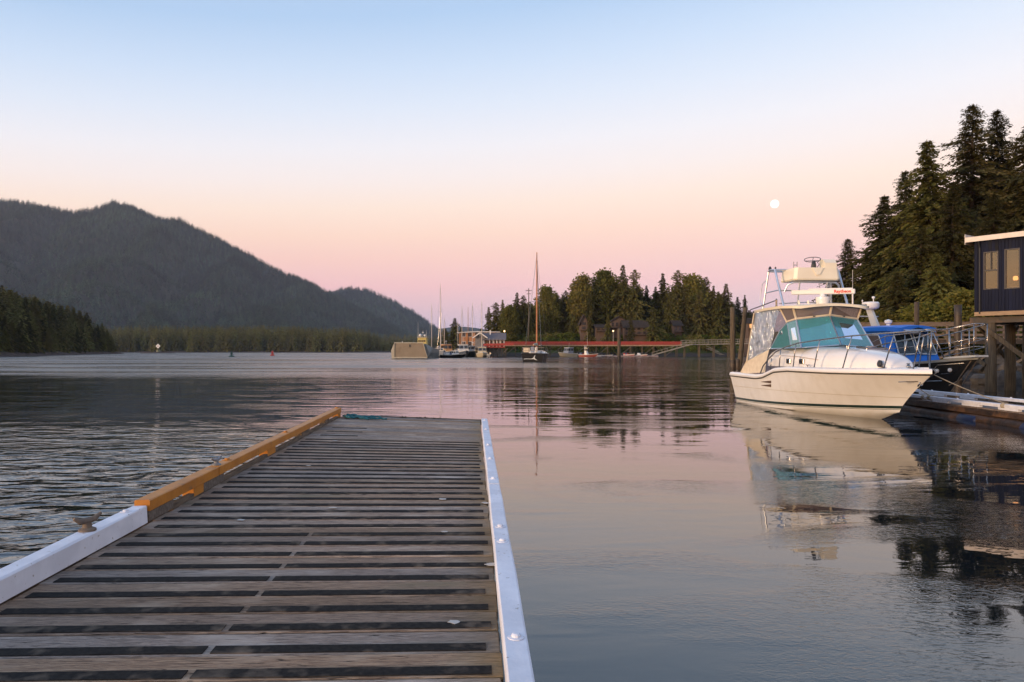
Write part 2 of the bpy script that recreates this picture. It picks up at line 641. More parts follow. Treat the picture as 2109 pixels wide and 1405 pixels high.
def shore_material(name, low1, low2, high1, high2, zcut, soft, sc_=.35):
    m = bpy.data.materials.new(name)
    m.use_nodes = True
    nt = m.node_tree
    n, l = nt.nodes, nt.links
    b = n['Principled BSDF']
    b.inputs['Roughness'].default_value = .95
    b.inputs['Specular IOR Level'].default_value = .08
    geo = n.new('ShaderNodeNewGeometry')
    sep = n.new('ShaderNodeSeparateXYZ')
    l.new(geo.outputs['Position'], sep.inputs[0])
    nz = n.new('ShaderNodeTexNoise'); nz.inputs['Scale'].default_value = sc_; nz.inputs['Detail'].default_value = 8
    l.new(geo.outputs['Position'], nz.inputs['Vector'])
    nz2 = n.new('ShaderNodeTexNoise'); nz2.inputs['Scale'].default_value = sc_ * 6; nz2.inputs['Detail'].default_value = 5
    l.new(geo.outputs['Position'], nz2.inputs['Vector'])

    def mixc(fac, a, c):
        k = n.new('ShaderNodeMix'); k.data_type = 'RGBA'
        l.new(fac, k.inputs['Factor'])
        for s, v in (('A', a), ('B', c)):
            if isinstance(v, tuple):
                k.inputs[s].default_value = (*v, 1)
            else:
                l.new(v, k.inputs[s])
        return k.outputs['Result']

    def rng(v, a, c):
        k = n.new('ShaderNodeMapRange')
        k.inputs['From Min'].default_value = a; k.inputs['From Max'].default_value = c
        l.new(v, k.inputs['Value'])
        return k.outputs[0]
    lo = mixc(rng(nz2.outputs['Fac'], .4, .62), low1, low2)
    hi = mixc(rng(nz2.outputs['Fac'], .38, .62), high1, high2)
    ad = n.new('ShaderNodeMath'); ad.operation = 'MULTIPLY_ADD'
    l.new(nz.outputs['Fac'], ad.inputs[0]); ad.inputs[1].default_value = soft * 2
    l.new(sep.outputs['Z'], ad.inputs[2])
    col = mixc(rng(ad.outputs[0], zcut + soft * .7, zcut + soft * 1.3), lo, hi)
    l.new(col, b.inputs['Base Color'])
    bp = n.new('ShaderNodeBump'); bp.inputs['Distance'].default_value = .25
    l.new(nz2.outputs['Fac'], bp.inputs['Height'])
    l.new(bp.outputs[0], b.inputs['Normal'])
    return m


def grid_terrain(name, xs, ys, hf, material, label):
    mb = MB()
    vs = [(x, y, hf(x, y)) for y in ys for x in xs]
    k = len(xs)
    fs = [(j * k + i, j * k + i + 1, (j + 1) * k + i + 1, (j + 1) * k + i)
          for j in range(len(ys) - 1) for i in range(k - 1)]
    mb.add(vs, fs)
    o = mb.build(name, material, smooth=True)
    tag(o, label, kind='structure')
    return o


def lerp_tab(tab, x):
    return float(np.interp(x, [a for a, _ in tab], [b for _, b in tab]))


SHORE_X = [(20, 37), (35, 33.5), (45, 31), (52, 28.5), (60, 28), (80, 31), (100, 37), (125, 46), (160, 60), (200, 74), (240, 84), (400, 90)]
PROFILE = [(-40, -4), (-6, -1.0), (0, 0.0), (4, .6), (9, 1.7), (14, 4.6), (20, 7.0), (60, 9.0), (120, 12)]


def land_h(x, y):
    w = fbm(x, y, .05, 3, 2.0) * 5
    s1 = x - lerp_tab(SHORE_X, y) + w * .5
    s2 = min(y - 266 + w, (x + 16) * 1.2 + w, 420 - y)
    s = max(s1, s2)
    return lerp_tab(PROFILE, s) + (fbm(x, y, .22, 4, 9.0) * .55 if s > -2 else 0)


M_LAND = shore_material('shore_ground', (.085, .068, .055), (.045, .036, .03), (.040, .052, .016), (.062, .070, .022), 1.3, .8)
grid_terrain('shore', np.linspace(-40, 190, 116), np.concatenate([np.linspace(18, 120, 52), np.linspace(124, 440, 80)]),
             land_h, M_LAND, 'rocky tidal shore and wooded bank around the inlet')


# headland on the left
def head_h(x, y):
    # ridge that comes down to the water towards its tip
    edge = x - (-176 - .374 * (y - 250) + fbm(x, y, .02, 3, 4.0) * 6)
    s = -edge
    s = min(s, (500 - y) * .6 + fbm(x, y, .03, 2, 1.0) * 6)
    h = lerp_tab([(-30, -3), (0, 0), (4, 1.2), (12, 4.5), (30, 12), (80, 20), (220, 26)], s)
    return h + (fbm(x, y, .08, 3, 6.0) * 1.2 if s > 0 else 0)


M_HEAD = shore_material('headland_ground', (.105, .078, .065), (.05, .038, .032), (.03, .034, .013), (.042, .044, .018), 1.6, .8, .12)
grid_terrain('headland', np.linspace(-460, -120, 86), np.linspace(130, 540, 83), head_h, M_HEAD, 'steep wooded headland running down to the channel')


def far_h(x, y):
    e = y - (905 + fbm(x, y, .006, 3, 3.0) * 30 + max(0, (x + 190)) * 1.4)
    s = min(e, (-150 - x) * .8 + fbm(x, y, .01, 2, 8.0) * 16)
    return lerp_tab([(-60, -4), (0, 0), (10, 1.5), (60, 6), (300, 16)], s)


grid_terrain('far_shore', np.linspace(-1100, -100, 101), np.linspace(840, 1300, 47), far_h, M_HEAD, 'low far shore with a band of brown rock')


def far2_h(x, y):
    e = y - (1650 + fbm(x, y, .004, 3, 5.0) * 50)
    return lerp_tab([(-80, -4), (0, 0), (40, 4), (600, 30)], e)


grid_terrain('distant_shore', np.linspace(-900, 500, 71), np.linspace(1560, 2100, 28), far2_h, M_HEAD, 'distant wooded shore at the head of the channel')

# mountains -----------------------------------------------------------------
RIDGE = [(-900, 470), (-500, 440), (-250, 418), (-100, 398), (0, 405), (60, 415), (150, 433), (190, 426), (235, 410), (270, 420), (330, 446),
         (370, 448), (430, 478), (500, 515), (560, 546), (620, 572), (680, 600), (740, 632), (800, 664), (860, 696), (930, 722), (1400, 730)]
MD = 3500.0
RIDGE_W = [((px - CX) / FPX * MD, (HZ - py) / FPX * MD - 16) for px, py in RIDGE]
RIDGE2 = [(300, 640), (600, 622), (660, 606), (700, 592), (725, 590), (760, 593), (810, 613), (850, 637), (885, 661), (915, 680), (960, 700), (1100, 716), (1400, 726)]
MD2 = 4700.0
RIDGE2_W = [((px - CX) / FPX * MD2, (HZ - py) / FPX * MD2 - 18) for px, py in RIDGE2]


def mount_h(x, y):
    hr = lerp_tab(RIDGE_W, x) + fbm(x, 0, .006, 3, 1.3) * 9
    s = (y - 1750) / (MD - 1750)
    if s < 0:
        return -5
    if s > 1:
        return hr * max(0, 1 - (s - 1) * 1.2)
    sp = x + y * .42 + fbm(x, y, .0014, 2, 5.0) * 240
    spur = abs(((sp / 430.0) % 1.0) - .5) * 2
    sp2 = abs((((x - y * .25 + fbm(x, y, .002, 2, 8.0) * 180) / 230.0) % 1.0) - .5) * 2
    k = s * (1 - s) * 4
    h = hr * (s ** 1.12) + (spur - .70) * 230 * k * (hr / 600) + (sp2 - .5) * 95 * k * (hr / 600) + fbm(x, y, .004, 4, 2.0) * 18 * k
    return min(h, hr * (.10 + .90 * s) * 1.03)


def mount2_h(x, y):
    hr = lerp_tab(RIDGE2_W, x) + fbm(x, 40, .004, 3, 3.3) * 10
    s = (y - 2900) / (MD2 - 2900)
    if s < 0:
        return -5
    if s > 1:
        return hr * max(0, 1 - (s - 1) * 1.5)
    return hr * s ** 1.1 + fbm(x, y, .003, 4, 7.0) * 24 * s * (1 - s) * 4


M_MOUNT = mat('mountain_forest_floor', (.030, .036, .020), .95, (.018, .022, .014), .02)
grid_terrain('mountain', np.linspace(-4300, 700, 150), np.linspace(1740, 4100, 72), mount_h, M_MOUNT, 'long forested mountain ridge sloping down across the inlet')
grid_terrain('far_hill', np.linspace(-2500, 1000, 90), np.linspace(2890, 5400, 50), mount2_h, M_MOUNT, 'rounded forested hill beyond the mountain')


def low_hill_h(x, y):
    hr = lerp_tab([((px - CX) / FPX * 5300, (HZ - py) / FPX * 5300) for px, py in
                   [(600, 715), (820, 690), (900, 676), (945, 670), (985, 674), (1030, 684), (1100, 694), (1400, 705), (1800, 705)]], x)
    s = max(0, 1 - abs(y - 5300) / 500)
    return hr * s - 5


grid_terrain('distant_hill', np.linspace(-2000, 2600, 70), np.linspace(4800, 5800, 15), low_hill_h, M_MOUNT, 'low blue hill far behind the harbour')

# ------------------------------------------------------------------ trees
F_SPRUCE = foliage_mat('spruce_needles', (.095, .100, .026), (.175, .140, .048), .3)
F_SPRUCE_DARK = foliage_mat('dark_spruce_needles', (.050, .056, .019), (.100, .084, .034), .25)
F_ALDER = foliage_mat('alder_leaves', (.120, .126, .026), (.190, .160, .044), .4)
F_FAR = foliage_mat('far_needles', (.100, .108, .030), (.175, .145, .052), .3, .45)
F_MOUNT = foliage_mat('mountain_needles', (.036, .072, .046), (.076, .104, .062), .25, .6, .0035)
F_BUSH = foliage_mat('bush_leaves', (.085, .115, .020), (.140, .140, .034), .3)
M_BARK = mat('bark', (.085, .062, .045), .95, (.045, .034, .026), 3, (6, 6, .6), bump=.02)


def card(vs, fs, p, d, side, L, W):
    """Narrow four-cornered needle spray that starts at p and runs along d."""
    o = len(vs)
    vs.append(p); vs.append(p + d * (L * .45) + side * W); vs.append(p + d * L); vs.append(p + d * (L * .45) - side * W)
    fs.append((o, o + 1, o + 2, o + 3))


def conifer_mesh(name, seed, H=1.0, Rb=.17, nb=150, ns=12, L=.03, low=.06, droop=.5, ragged=.35, fol=None, bend=0.02, power=.85, twig=True, wid=.20):
    """Unit-height conifer: crown mesh and trunk mesh."""
    rg = np.random.RandomState(seed)
    vs, fs = [], []
    tv = MB()
    bx, by = rg.uniform(-bend, bend, 2)
    axis = lambda t: np.array([bx * t * t * H, by * t * t * H, t * H])
    gaps = rg.uniform(0, 2 * math.pi, 5)
    gz = rg.uniform(.15, .8, 5)
    for i in range(nb):
        t = low + (1 - low) * ((i + rg.rand()) / nb) ** .97
        t = min(t, .985)
        az = i * 2.39996 + rg.normal() * .5
        prof = (1 - t) ** power * (1.0 if t > .18 else .55 + t * 2.5)
        tier = .80 + .34 * math.sin(t * (38 + 10 * bx / bend) + seed)
        ln = Rb * H * prof * (1 + ragged * float(np.clip(rg.normal(), -1.6, .9))) * tier + .004 * H
        for g, z_ in zip(gaps, gz):
            if abs(t - z_) < .05 and math.cos(az - g) > .6:
                ln *= .45
        ln = max(ln, .004 * H)
        a0 = axis(t)
        up = .55 * t - .25 + .15 * rg.normal()
        dr = droop * (1 - .6 * t) * (1 + .3 * rg.normal())
        dirh = np.array([math.cos(az), math.sin(az), 0])
        sideh = np.array([-math.sin(az), math.cos(az), 0])
        if twig and ln > .05 * H and rg.rand() < .5:
            pts = [a0 + dirh * ln * s + np.array([0, 0, ln * (up * s - dr * s * s)]) for s in (0, .5, .95)]
            tv.tube(pts, [.0022 * H, .0014 * H, .0005 * H], 3, cap=False)
        k = max(3, int(ns * (.35 + ln / (Rb * H))))
        for j in range(k):
            s = (j + .6 + .5 * rg.rand()) / k
            s = min(s, 1.02) ** .8
            p = a0 + dirh * ln * s + np.array([0, 0, ln * (up * s - dr * s * s)])
            p = p + rg.normal(size=3) * .004 * H
            sg = 1 if (j % 2) else -1
            fwd = dirh * (.75 + .3 * rg.rand()) + sideh * sg * (.9 - .6 * s) * rg.rand() + np.array([0, 0, up - 2 * dr * s - .55 * rg.rand()]) * .8
            fwd /= np.linalg.norm(fwd)
            tilt = rg.normal(size=3); tilt[2] *= .5
            sd = np.cross(fwd, np.array([0, 0, 1.0]) + tilt * .6)
            sd /= (np.linalg.norm(sd) + 1e-6)
            LL = L * H * (.6 + .8 * rg.rand()) * (.26 + .74 * (1 - t) ** .7)
            card(vs, fs, p, fwd, sd, LL, LL * (wid + .14 * rg.rand()))
    # leader
    for k in range(4):
        a = k * 1.6
        card(vs, fs, axis(.955), np.array([.06 * math.cos(a), .06 * math.sin(a), 1.0]), np.array([math.cos(a + 1.5), math.sin(a + 1.5), 0]), .050 * H, .0022 * H)
    me = bpy.data.meshes.new(name + '_crown')
    me.from_pydata([tuple(v) for v in vs], [], fs)
    me.materials.append(fol)
    tv.tube([axis(t) + np.array([0, 0, -.03 * H if t == 0 else 0]) for t in (0, .15, .4, .7, .96)], [.016 * H, .013 * H, .0095 * H, .0055 * H, .001 * H], 7)
    tm = tv.mesh(name + '_trunk')
    tm.materials.append(M_BARK)
    return me, tm


def alder_mesh(name, seed, H=1.0, Rb=.26, nc=55, nl=90, L=.034, fol=None, low=.08):
    rg = np.random.RandomState(seed)
    vs, fs = [], []
    tv = MB()
    tv.tube([(0, 0, -.03), (0.005, 0, .2), (-.01, .01, .45), (.01, 0, .75)], [.018, .015, .010, .004], 6)
    for i in range(nc):
        t = low + (1 - low) * rg.rand() ** .8
        rr = Rb * math.sin(math.pi * min(1, (t - low) / (1 - low) * .82 + .16)) ** .7
        az = rg.uniform(0, 2 * math.pi)
        q = math.sqrt(rg.rand()) * rr
        c = np.array([q * math.cos(az), q * math.sin(az), t * .95])
        if i % 3 == 0:
            tv.tube([(0, 0, max(.1, c[2] - .2)), tuple(c * np.array([.6, .6, 1]) - np.array([0, 0, .05])), tuple(c)], [.006, .004, .001], 4, cap=False)
        s = .07 + .055 * rg.rand()
        for j in range(nl):
            d = rg.normal(size=3)
            d /= np.linalg.norm(d)
            p = c + d * s * (rg.rand() ** .4) * np.array([1.15, 1.15, .8])
            f = d * .5 + rg.normal(size=3) * .6 + np.array([0, 0, -.15])
            f /= np.linalg.norm(f)
            sd = np.cross(f, rg.normal(size=3)); sd /= np.linalg.norm(sd) + 1e-6
            LL = L * (.6 + .8 * rg.rand())
            card(vs, fs, p, f, sd, LL, LL * .36)
    me = bpy.data.meshes.new(name + '_crown')
    me.from_pydata([tuple(v) for v in vs], [], fs)
    me.materials.append(fol)
    tm = tv.mesh(name + '_trunk')
    tm.materials.append(M_BARK)
    return me, tm


HERO = [conifer_mesh('hero_a', 3, nb=680, ns=74, Rb=.235, L=.020, fol=F_SPRUCE_DARK, droop=.55, low=.03),
        conifer_mesh('hero_b', 8, nb=640, ns=72, Rb=.20, L=.022, fol=F_SPRUCE, droop=.9, ragged=.45, low=.04),
        conifer_mesh('hero_c', 15, nb=680, ns=76, Rb=.265, L=.020, fol=F_SPRUCE_DARK, droop=.6, ragged=.4, low=.05),
        conifer_mesh('hero_d', 21, nb=620, ns=70, Rb=.21, L=.022, fol=F_SPRUCE_DARK, droop=.75, ragged=.45, low=.03, power=.75)]
MIDC = [conifer_mesh('mid_a', 31, nb=330, ns=26, Rb=.23, L=.050, wid=.24, fol=F_SPRUCE, droop=.5, ragged=.45, low=.06),
        conifer_mesh('mid_b', 37, nb=300, ns=26, Rb=.20, L=.050, wid=.24, fol=F_SPRUCE, droop=.7, ragged=.5, low=.12),
        conifer_mesh('mid_c', 43, nb=340, ns=28, Rb=.29, L=.050, wid=.24, fol=F_SPRUCE, droop=.35, ragged=.5, low=.15, power=.6),
        conifer_mesh('mid_d', 44, nb=300, ns=26, Rb=.19, L=.048, wid=.24, fol=F_SPRUCE_DARK, droop=.6, ragged=.45, low=.03)]
ALD = [alder_mesh('alder_a', 51, fol=F_ALDER, nc=95), alder_mesh('alder_b', 57, fol=F_ALDER, nc=95, Rb=.24), alder_mesh('alder_c', 63, fol=F_ALDER, nc=90, Rb=.32)]


def tree(kind, loc, H, label, group, wide=1.0, rz=None, name=None, cat='tree'):
    me, tm = kind
    o = empty(name or 'spruce_tree', label, cat, loc, (0, 0, random.uniform(0, 6.28) if rz is None else rz), group)
    o.scale = (H * wide, H * wide, H)
    link('crown', me, None, o)
    link('trunk', tm, None, o)
    return o


random.seed(4)
# tall spruces on the bank at the right: (pixel x of the top, pixel y of the top, distance, mesh, width)
right_trees = [
    (2000, 212, 74, 2, .95, 'tallest dark spruce on the right bank, pointed top above the blue house'),
    (2058, 224, 78, 0, .85, 'tall dark spruce just right of the tallest one behind the blue house'),
    (2114, 236, 70, 3, .95, 'dark spruce cut by the right edge above the blue house roof'),
    (1921, 284, 68, 1, 1.0, 'shaggy spruce with drooping mossy boughs left of the tallest spruce'),
    (1868, 350, 78, 0, .95, 'dense spruce left of the shaggy mossy spruce on the bank'),
    (1812, 402, 80, 3, 1.0, 'narrow feathery spruce above the blue cabin boat with sky showing through'),
    (1838, 446, 86, 0, 1.0, 'shorter spruce half hidden behind the narrow feathery spruce'),
    (1746, 492, 92, 2, .95, 'small pointed spruce rising behind the white cruiser tower'),
    (1712, 560, 104, 1, 1.0, 'low spruce behind the white cruiser, left of the small pointed one'),
    (1960, 372, 64, 2, .85, 'lower spruce filling the gap below the tallest spruce'),
    (2046, 400, 62, 0, .95, 'dark spruce directly behind the blue house roof'),
    (1890, 470, 64, 3, 1.1, 'short bushy spruce at the foot of the shaggy mossy spruce'),
    (1936, 520, 59, 1, 1.2, 'small spruce close behind the boardwalk railing'),
    (1850, 560, 62, 0, 1.2, 'small dark spruce behind the radar of the blue boat'),
    (1786, 600, 76, 3, 1.3, 'small spruce behind the hardtop of the white cruiser'),
    (1665, 628, 110, 0, 1.2, 'little spruce seen through the tower frame of the white cruiser'),
]
for px, py, d, k, w, lab in right_trees:
    p = P(px, py, d)
    g = land_h(p.x, p.y) - .3
    tree(HERO[k], (p.x, p.y, g), p.z - g, lab, 'tall spruces on the right bank', w * 1.5)
for i, (px, py, d) in enumerate([(1905, 622, 57), (1985, 600, 56), (1820, 640, 60)]):
    p = P(px, py, d); g = land_h(p.x, p.y) - .2
    tree(ALD[i], (p.x, p.y, g), p.z - g, 'leafy green shrub behind the boardwalk railing, %s from the left of three' % ORD[i], 'shrubs behind the boardwalk', 1.6, name='leafy_shrub', cat='shrub')

# trees on the peninsula: (px, top y, distance, kind, width)
pen = [(1008, 632, 300, 'c0', .9), (1021, 623, 292, 'c2', .95), (1036, 617, 300, 'c1', .9), (1050, 628, 286, 'a0', .9), (1064, 602, 305, 'c0', 1.0),
       (1079, 608, 300, 'c2', .8), (1092, 640, 288, 'c1', 1.0), (1106, 612, 310, 'c1', .9), (1126, 591, 300, 'a1', 1.0), (1146, 606, 304, 'c2', .95),
       (1166, 598, 308, 'c2', .8), (1180, 590, 300, 'c1', .9), (1199, 568, 300, 'a1', .9), (1212, 600, 292, 'c1', .9), (1225, 570, 306, 'c2', .8),
       (1246, 558, 304, 'a1', .95), (1262, 580, 310, 'c3', 1.1), (1283, 545, 298, 'c0', 1.0), (1306, 555, 296, 'c2', .75), (1331, 588, 312, 'c3', 1.0),
       (1349, 590, 318, 'c1', .9), (1367, 562, 304, 'c1', 1.0), (1380, 600, 290, 'c2', .8), (1395, 556, 302, 'c2', .85), (1410, 590, 294, 'c0', 1.0),
       (1425, 563, 304, 'a0', 1.0), (1440, 600, 288, 'c2', .9), (1455, 570, 304, 'c2', .8), (1468, 588, 290, 'c1', .95), (1481, 600, 286, 'c0', 1.1),
       (1493, 584, 296, 'c0', 1.1), (1507, 622, 290, 'c0', .9), (1521, 611, 300, 'c3', 1.2), (1535, 607, 304, 'c1', .8), (1552, 640, 310, 'c3', 1.2),
       (1214, 640, 274, 'c1', .8), (1252, 648, 273, 'c1', .9), (1300, 640, 272, 'c3', .7), (1345, 632, 274, 'c2', .9)]
pool = {'a': ALD, 'c': MIDC}
side = ['left of the big cedar house', 'right of the big cedar house']
for i, (px, py, d, k, w) in enumerate(pen):
    p = P(px, py, d)
    g = land_h(p.x, p.y) - .3
    kind = pool[k[0]][int(k[1])]
    what = 'broad leafy tree' if k[0] == 'a' else 'ragged conifer'
    tree(kind, (p.x, p.y, g), p.z - g, '%s on the peninsula, %s treetop counted from its left end' % (what, ORD[i]), 'trees on the peninsula', w,
         name='alder_tree' if k[0] == 'a' else 'conifer_tree')
for i, (px, py, d, k, w, lab) in enumerate([(935, 655, 330, 0, 1.5, 'dark conifer standing behind the harbour masts'),
                                         (918, 676, 335, 0, 2.0, 'low dark conifer left of the conifer behind the harbour masts'),
                                         (950, 674, 335, 0, 1.3, 'low conifer right of the conifer behind the harbour masts'),
                                         (990, 676, 420, 0, 1.8, 'small dark treetop over the roof of the boathouse')]):
    p = P(px, py, d)
    tree(MIDC[k], (p.x, p.y, 1.0), p.z - 1.0, lab, 'conifers behind the harbour', w, name='conifer_tree')


# ------------------------------------------------------------------ forest masses (uncountable): points + instances
def scatter(name, pts, scales, sources, label):
    """One object: a point cloud mesh whose geometry nodes set a tree on every point."""
    col = bpy.data.collections.new(name + '_sources')
    for k, (me, tm) in enumerate(sources):
        so = bpy.data.objects.new('%s_source_%d' % (name, k), me)
        col.objects.link(so)
    me = bpy.data.meshes.new(name)
    me.from_pydata([tuple(p) for p in pts], [], [])
    a = me.attributes.new('scl', 'FLOAT_VECTOR', 'POINT')
    a.data.foreach_set('vector', np.asarray(scales, dtype=np.float32).ravel())
    rz = np.zeros((len(pts), 3), np.float32)
    rz[:, 2] = np.random.RandomState(7).uniform(0, 6.28, len(pts))
    b = me.attributes.new('rot', 'FLOAT_VECTOR', 'POINT')
    b.data.foreach_set('vector', rz.ravel())
    o = bpy.data.objects.new(name, me)
    COL.objects.link(o)
    ng = bpy.data.node_groups.new(name + '_scatter', 'GeometryNodeTree')
    ng.interface.new_socket('Geometry', in_out='INPUT', socket_type='NodeSocketGeometry')
    ng.interface.new_socket('Geometry', in_out='OUTPUT', socket_type='NodeSocketGeometry')
    n, l = ng.nodes, ng.links
    gi, go = n.new('NodeGroupInput'), n.new('NodeGroupOutput')
    ci = n.new('GeometryNodeCollectionInfo')
    ci.inputs['Collection'].default_value = col
    ci.inputs['Separate Children'].default_value = True
    ci.inputs['Reset Children'].default_value = True
    ip = n.new('GeometryNodeInstanceOnPoints')
    ip.inputs['Pick Instance'].default_value = True
    s1 = n.new('GeometryNodeInputNamedAttribute'); s1.data_type = 'FLOAT_VECTOR'; s1.inputs['Name'].default_value = 'scl'
    s2 = n.new('GeometryNodeInputNamedAttribute'); s2.data_type = 'FLOAT_VECTOR'; s2.inputs['Name'].default_value = 'rot'
    m2p = n.new('GeometryNodeMeshToPoints')
    l.new(gi.outputs[0], m2p.inputs['Mesh'])
    l.new(m2p.outputs[0], ip.inputs['Points'])
    l.new(ci.outputs[0], ip.inputs['Instance'])
    l.new(s2.outputs[0], ip.inputs['Rotation'])
    l.new(s1.outputs[0], ip.inputs['Scale'])
    l.new(ip.outputs[0], go.inputs[0])
    md = o.modifiers.new('scatter', 'NODES')
    md.node_group = ng
    tag(o, label, kind='stuff')
    return o


FARC = [conifer_mesh('far_a', 71, nb=70, ns=8, Rb=.19, L=.085, fol=F_FAR, droop=.5, ragged=.3, low=.02, twig=False),
        conifer_mesh('far_b', 72, nb=60, ns=8, Rb=.15, L=.09, fol=F_FAR, droop=.7, ragged=.4, low=.02, twig=False),
        conifer_mesh('far_c', 73, nb=66, ns=8, Rb=.23, L=.09, fol=F_FAR, droop=.4, ragged=.4, low=.04, twig=False, power=.65)]
MOUC = [conifer_mesh('mou_a', 81, nb=26, ns=5, Rb=.22, L=.17, fol=F_MOUNT, droop=.5, ragged=.3, low=.0, twig=False),
        conifer_mesh('mou_b', 82, nb=24, ns=5, Rb=.18, L=.17, fol=F_MOUNT, droop=.6, ragged=.4, low=.0, twig=False)]


def sc3(h, w):
    return (h * w, h * w, h)


rg = np.random.RandomState(12)
pts, scl = [], []
while len(pts) < 1900:                                     # headland wood
    x, y = rg.uniform(-400, -140), rg.uniform(170, 510)
    h = head_h(x, y)
    if h < 1.6:
        continue
    px = CX + FPX * x / y
    if px < -200:
        continue
    pts.append((x, y, h - .5)); t = rg.uniform(11, 22) * (1.0 if h > 5 else .8)
    scl.append(sc3(t, rg.uniform(.95, 1.35)))
scatter('headland_forest', pts, scl, FARC + [MIDC[0], MIDC[3]], 'dense conifer wood covering the headland on the left')
pts, scl = [], []
while len(pts) < 420:                                      # wood behind the peninsula's front trees
    x, y = rg.uniform(-10, 108), rg.uniform(300, 385)
    h = land_h(x, y)
    if h < 4:
        continue
    px = CX + FPX * x / y
    top = float(np.interp(px, [1000, 1060, 1130, 1200, 1290, 1340, 1400, 1490, 1560, 1600], [640, 622, 612, 590, 570, 600, 585, 604, 645, 660]))
    zt = CAM_H + (HZ - top) / FPX * y
    t = (zt - h) * rg.uniform(.55, 1.0)
    pts.append((x, y, h - .4)); scl.append(sc3(t, rg.uniform(1.1, 1.5)))
scatter('peninsula_forest', pts, scl, [MIDC[0], MIDC[3], MIDC[1], MIDC[2]], 'mixed wood filling the peninsula behind its front row of trees')
pts, scl = [], []
while len(pts) < 130:                                      # wood behind the tall spruces on the right bank
    x, y = rg.uniform(36, 90), rg.uniform(76, 125)
    h = land_h(x, y)
    px = CX + FPX * x / y
    if h < 4 or px < 1690 or px > 2300:
        continue
    top = float(np.interp(px, [1690, 1740, 1790, 1850, 1900, 2000, 2300], [600, 540, 470, 430, 390, 330, 300]))
    zt = CAM_H + (HZ - top) / FPX * y
    pts.append((x, y, h - .4)); scl.append(sc3((zt - h) * rg.uniform(.6, 1.0), rg.uniform(1.2, 1.6)))
scatter('bank_forest', pts, scl, [HERO[0], HERO[2], HERO[3]], 'dark conifer wood behind the tall spruces on the right bank')
pts, scl = [], []
while len(pts) < 2600:                                     # far shore wood
    x, y = rg.uniform(-760, -140), rg.uniform(905, 1120)
    h = far_h(x, y)
    if h < 1.0:
        continue
    k = max(.55, min(1, (-150 - x) / 60))
    pts.append((x, y, h - .5)); scl.append(sc3(rg.uniform(17, 31) * k, rg.uniform(.9, 1.3)))
scatter('far_shore_forest', pts, scl, FARC, 'belt of conifers along the far shore below the mountain')
pts, scl = [], []
while len(pts) < 1500:
    x, y = rg.uniform(-560, 300), rg.uniform(1660, 1900)
    h = far2_h(x, y)
    if h < .8:
        continue
    pts.append((x, y, h - .5)); scl.append(sc3(rg.uniform(20, 38), rg.uniform(1, 1.4)))
scatter('distant_forest', pts, scl, FARC[:2], 'hazy conifers on the distant shore behind the landing craft')
pts, scl = [], []
while len(pts) < 34000:
    y = rg.uniform(1760, 3560)
    x = rg.uniform(-.84, .02) * y
    h = mount_h(x, y)
    if h < 2:
        continue
    if rg.rand() > .35 + .65 * (y - 1700) / 1800:
        continue
    pts.append((x, y, h - 2)); scl.append(sc3(rg.uniform(17, 32), rg.uniform(1.0, 1.5)))
scatter('mountain_forest', pts, scl, MOUC, 'unbroken conifer forest covering the mountain slopes')
pts, scl = [], []
while len(pts) < 9000:
    y = rg.uniform(3300, 4760)
    x = rg.uniform(-.32, 0.03) * y
    h = mount2_h(x, y)
    if h < 2:
        continue
    pts.append((x, y, h - 2)); scl.append(sc3(rg.uniform(18, 34), rg.uniform(1.2, 1.7)))
scatter('far_hill_forest', pts, scl, MOUC, 'conifer forest on the rounded hill beyond the mountain')


def bush_mesh(name, seed, fol):
    rg_ = np.random.RandomState(seed)
    vs, fs = [], []
    for i in range(420):
        d = rg_.normal(size=3); d /= np.linalg.norm(d); d[2] = abs(d[2])
        p = d * (rg_.rand() ** .35) * np.array([.8, .8, .9]) * (1 + .25 * math.sin(d[0] * 7 + seed) * math.cos(d[1] * 6))
        f = d * .5 + rg_.normal(size=3) * .6; f /= np.linalg.norm(f)
        sd = np.cross(f, rg_.normal(size=3)); sd /= np.linalg.norm(sd) + 1e-6
        LL = .22 * (.6 + .8 * rg_.rand())
        card(vs, fs, p, f, sd, LL, LL * .38)
    me = bpy.data.meshes.new(name)
    me.from_pydata([tuple(v) for v in vs], [], fs)
    me.materials.append(fol)
    return me, None


BUSH = [bush_mesh('bush_a', 1, F_BUSH), bush_mesh('bush_b', 2, F_BUSH), bush_mesh('bush_c', 3, F_SPRUCE)]
pts, scl = [], []
while len(pts) < 2100:
    x, y = rg.uniform(-14, 125), rg.uniform(262, 325)
    h = land_h(x, y)
    if h < 1.5 or (h < 2.4 and rg.rand() < .6):
        continue
    s = rg.uniform(.9, 2.3)
    pts.append((x, y, h - .3)); scl.append((s * 1.2, s * 1.2, s))
n0 = len(pts)
while len(pts) < n0 + 900:
    x, y = rg.uniform(28, 70), rg.uniform(48, 125)
    h = land_h(x, y)
    if h < 1.9:
        continue
    s = rg.uniform(.5, 1.7)
    pts.append((x, y, h - .2)); scl.append((s * 1.2, s * 1.2, s))
scatter('undergrowth', pts, scl, BUSH, 'green undergrowth on the banks below the trees')

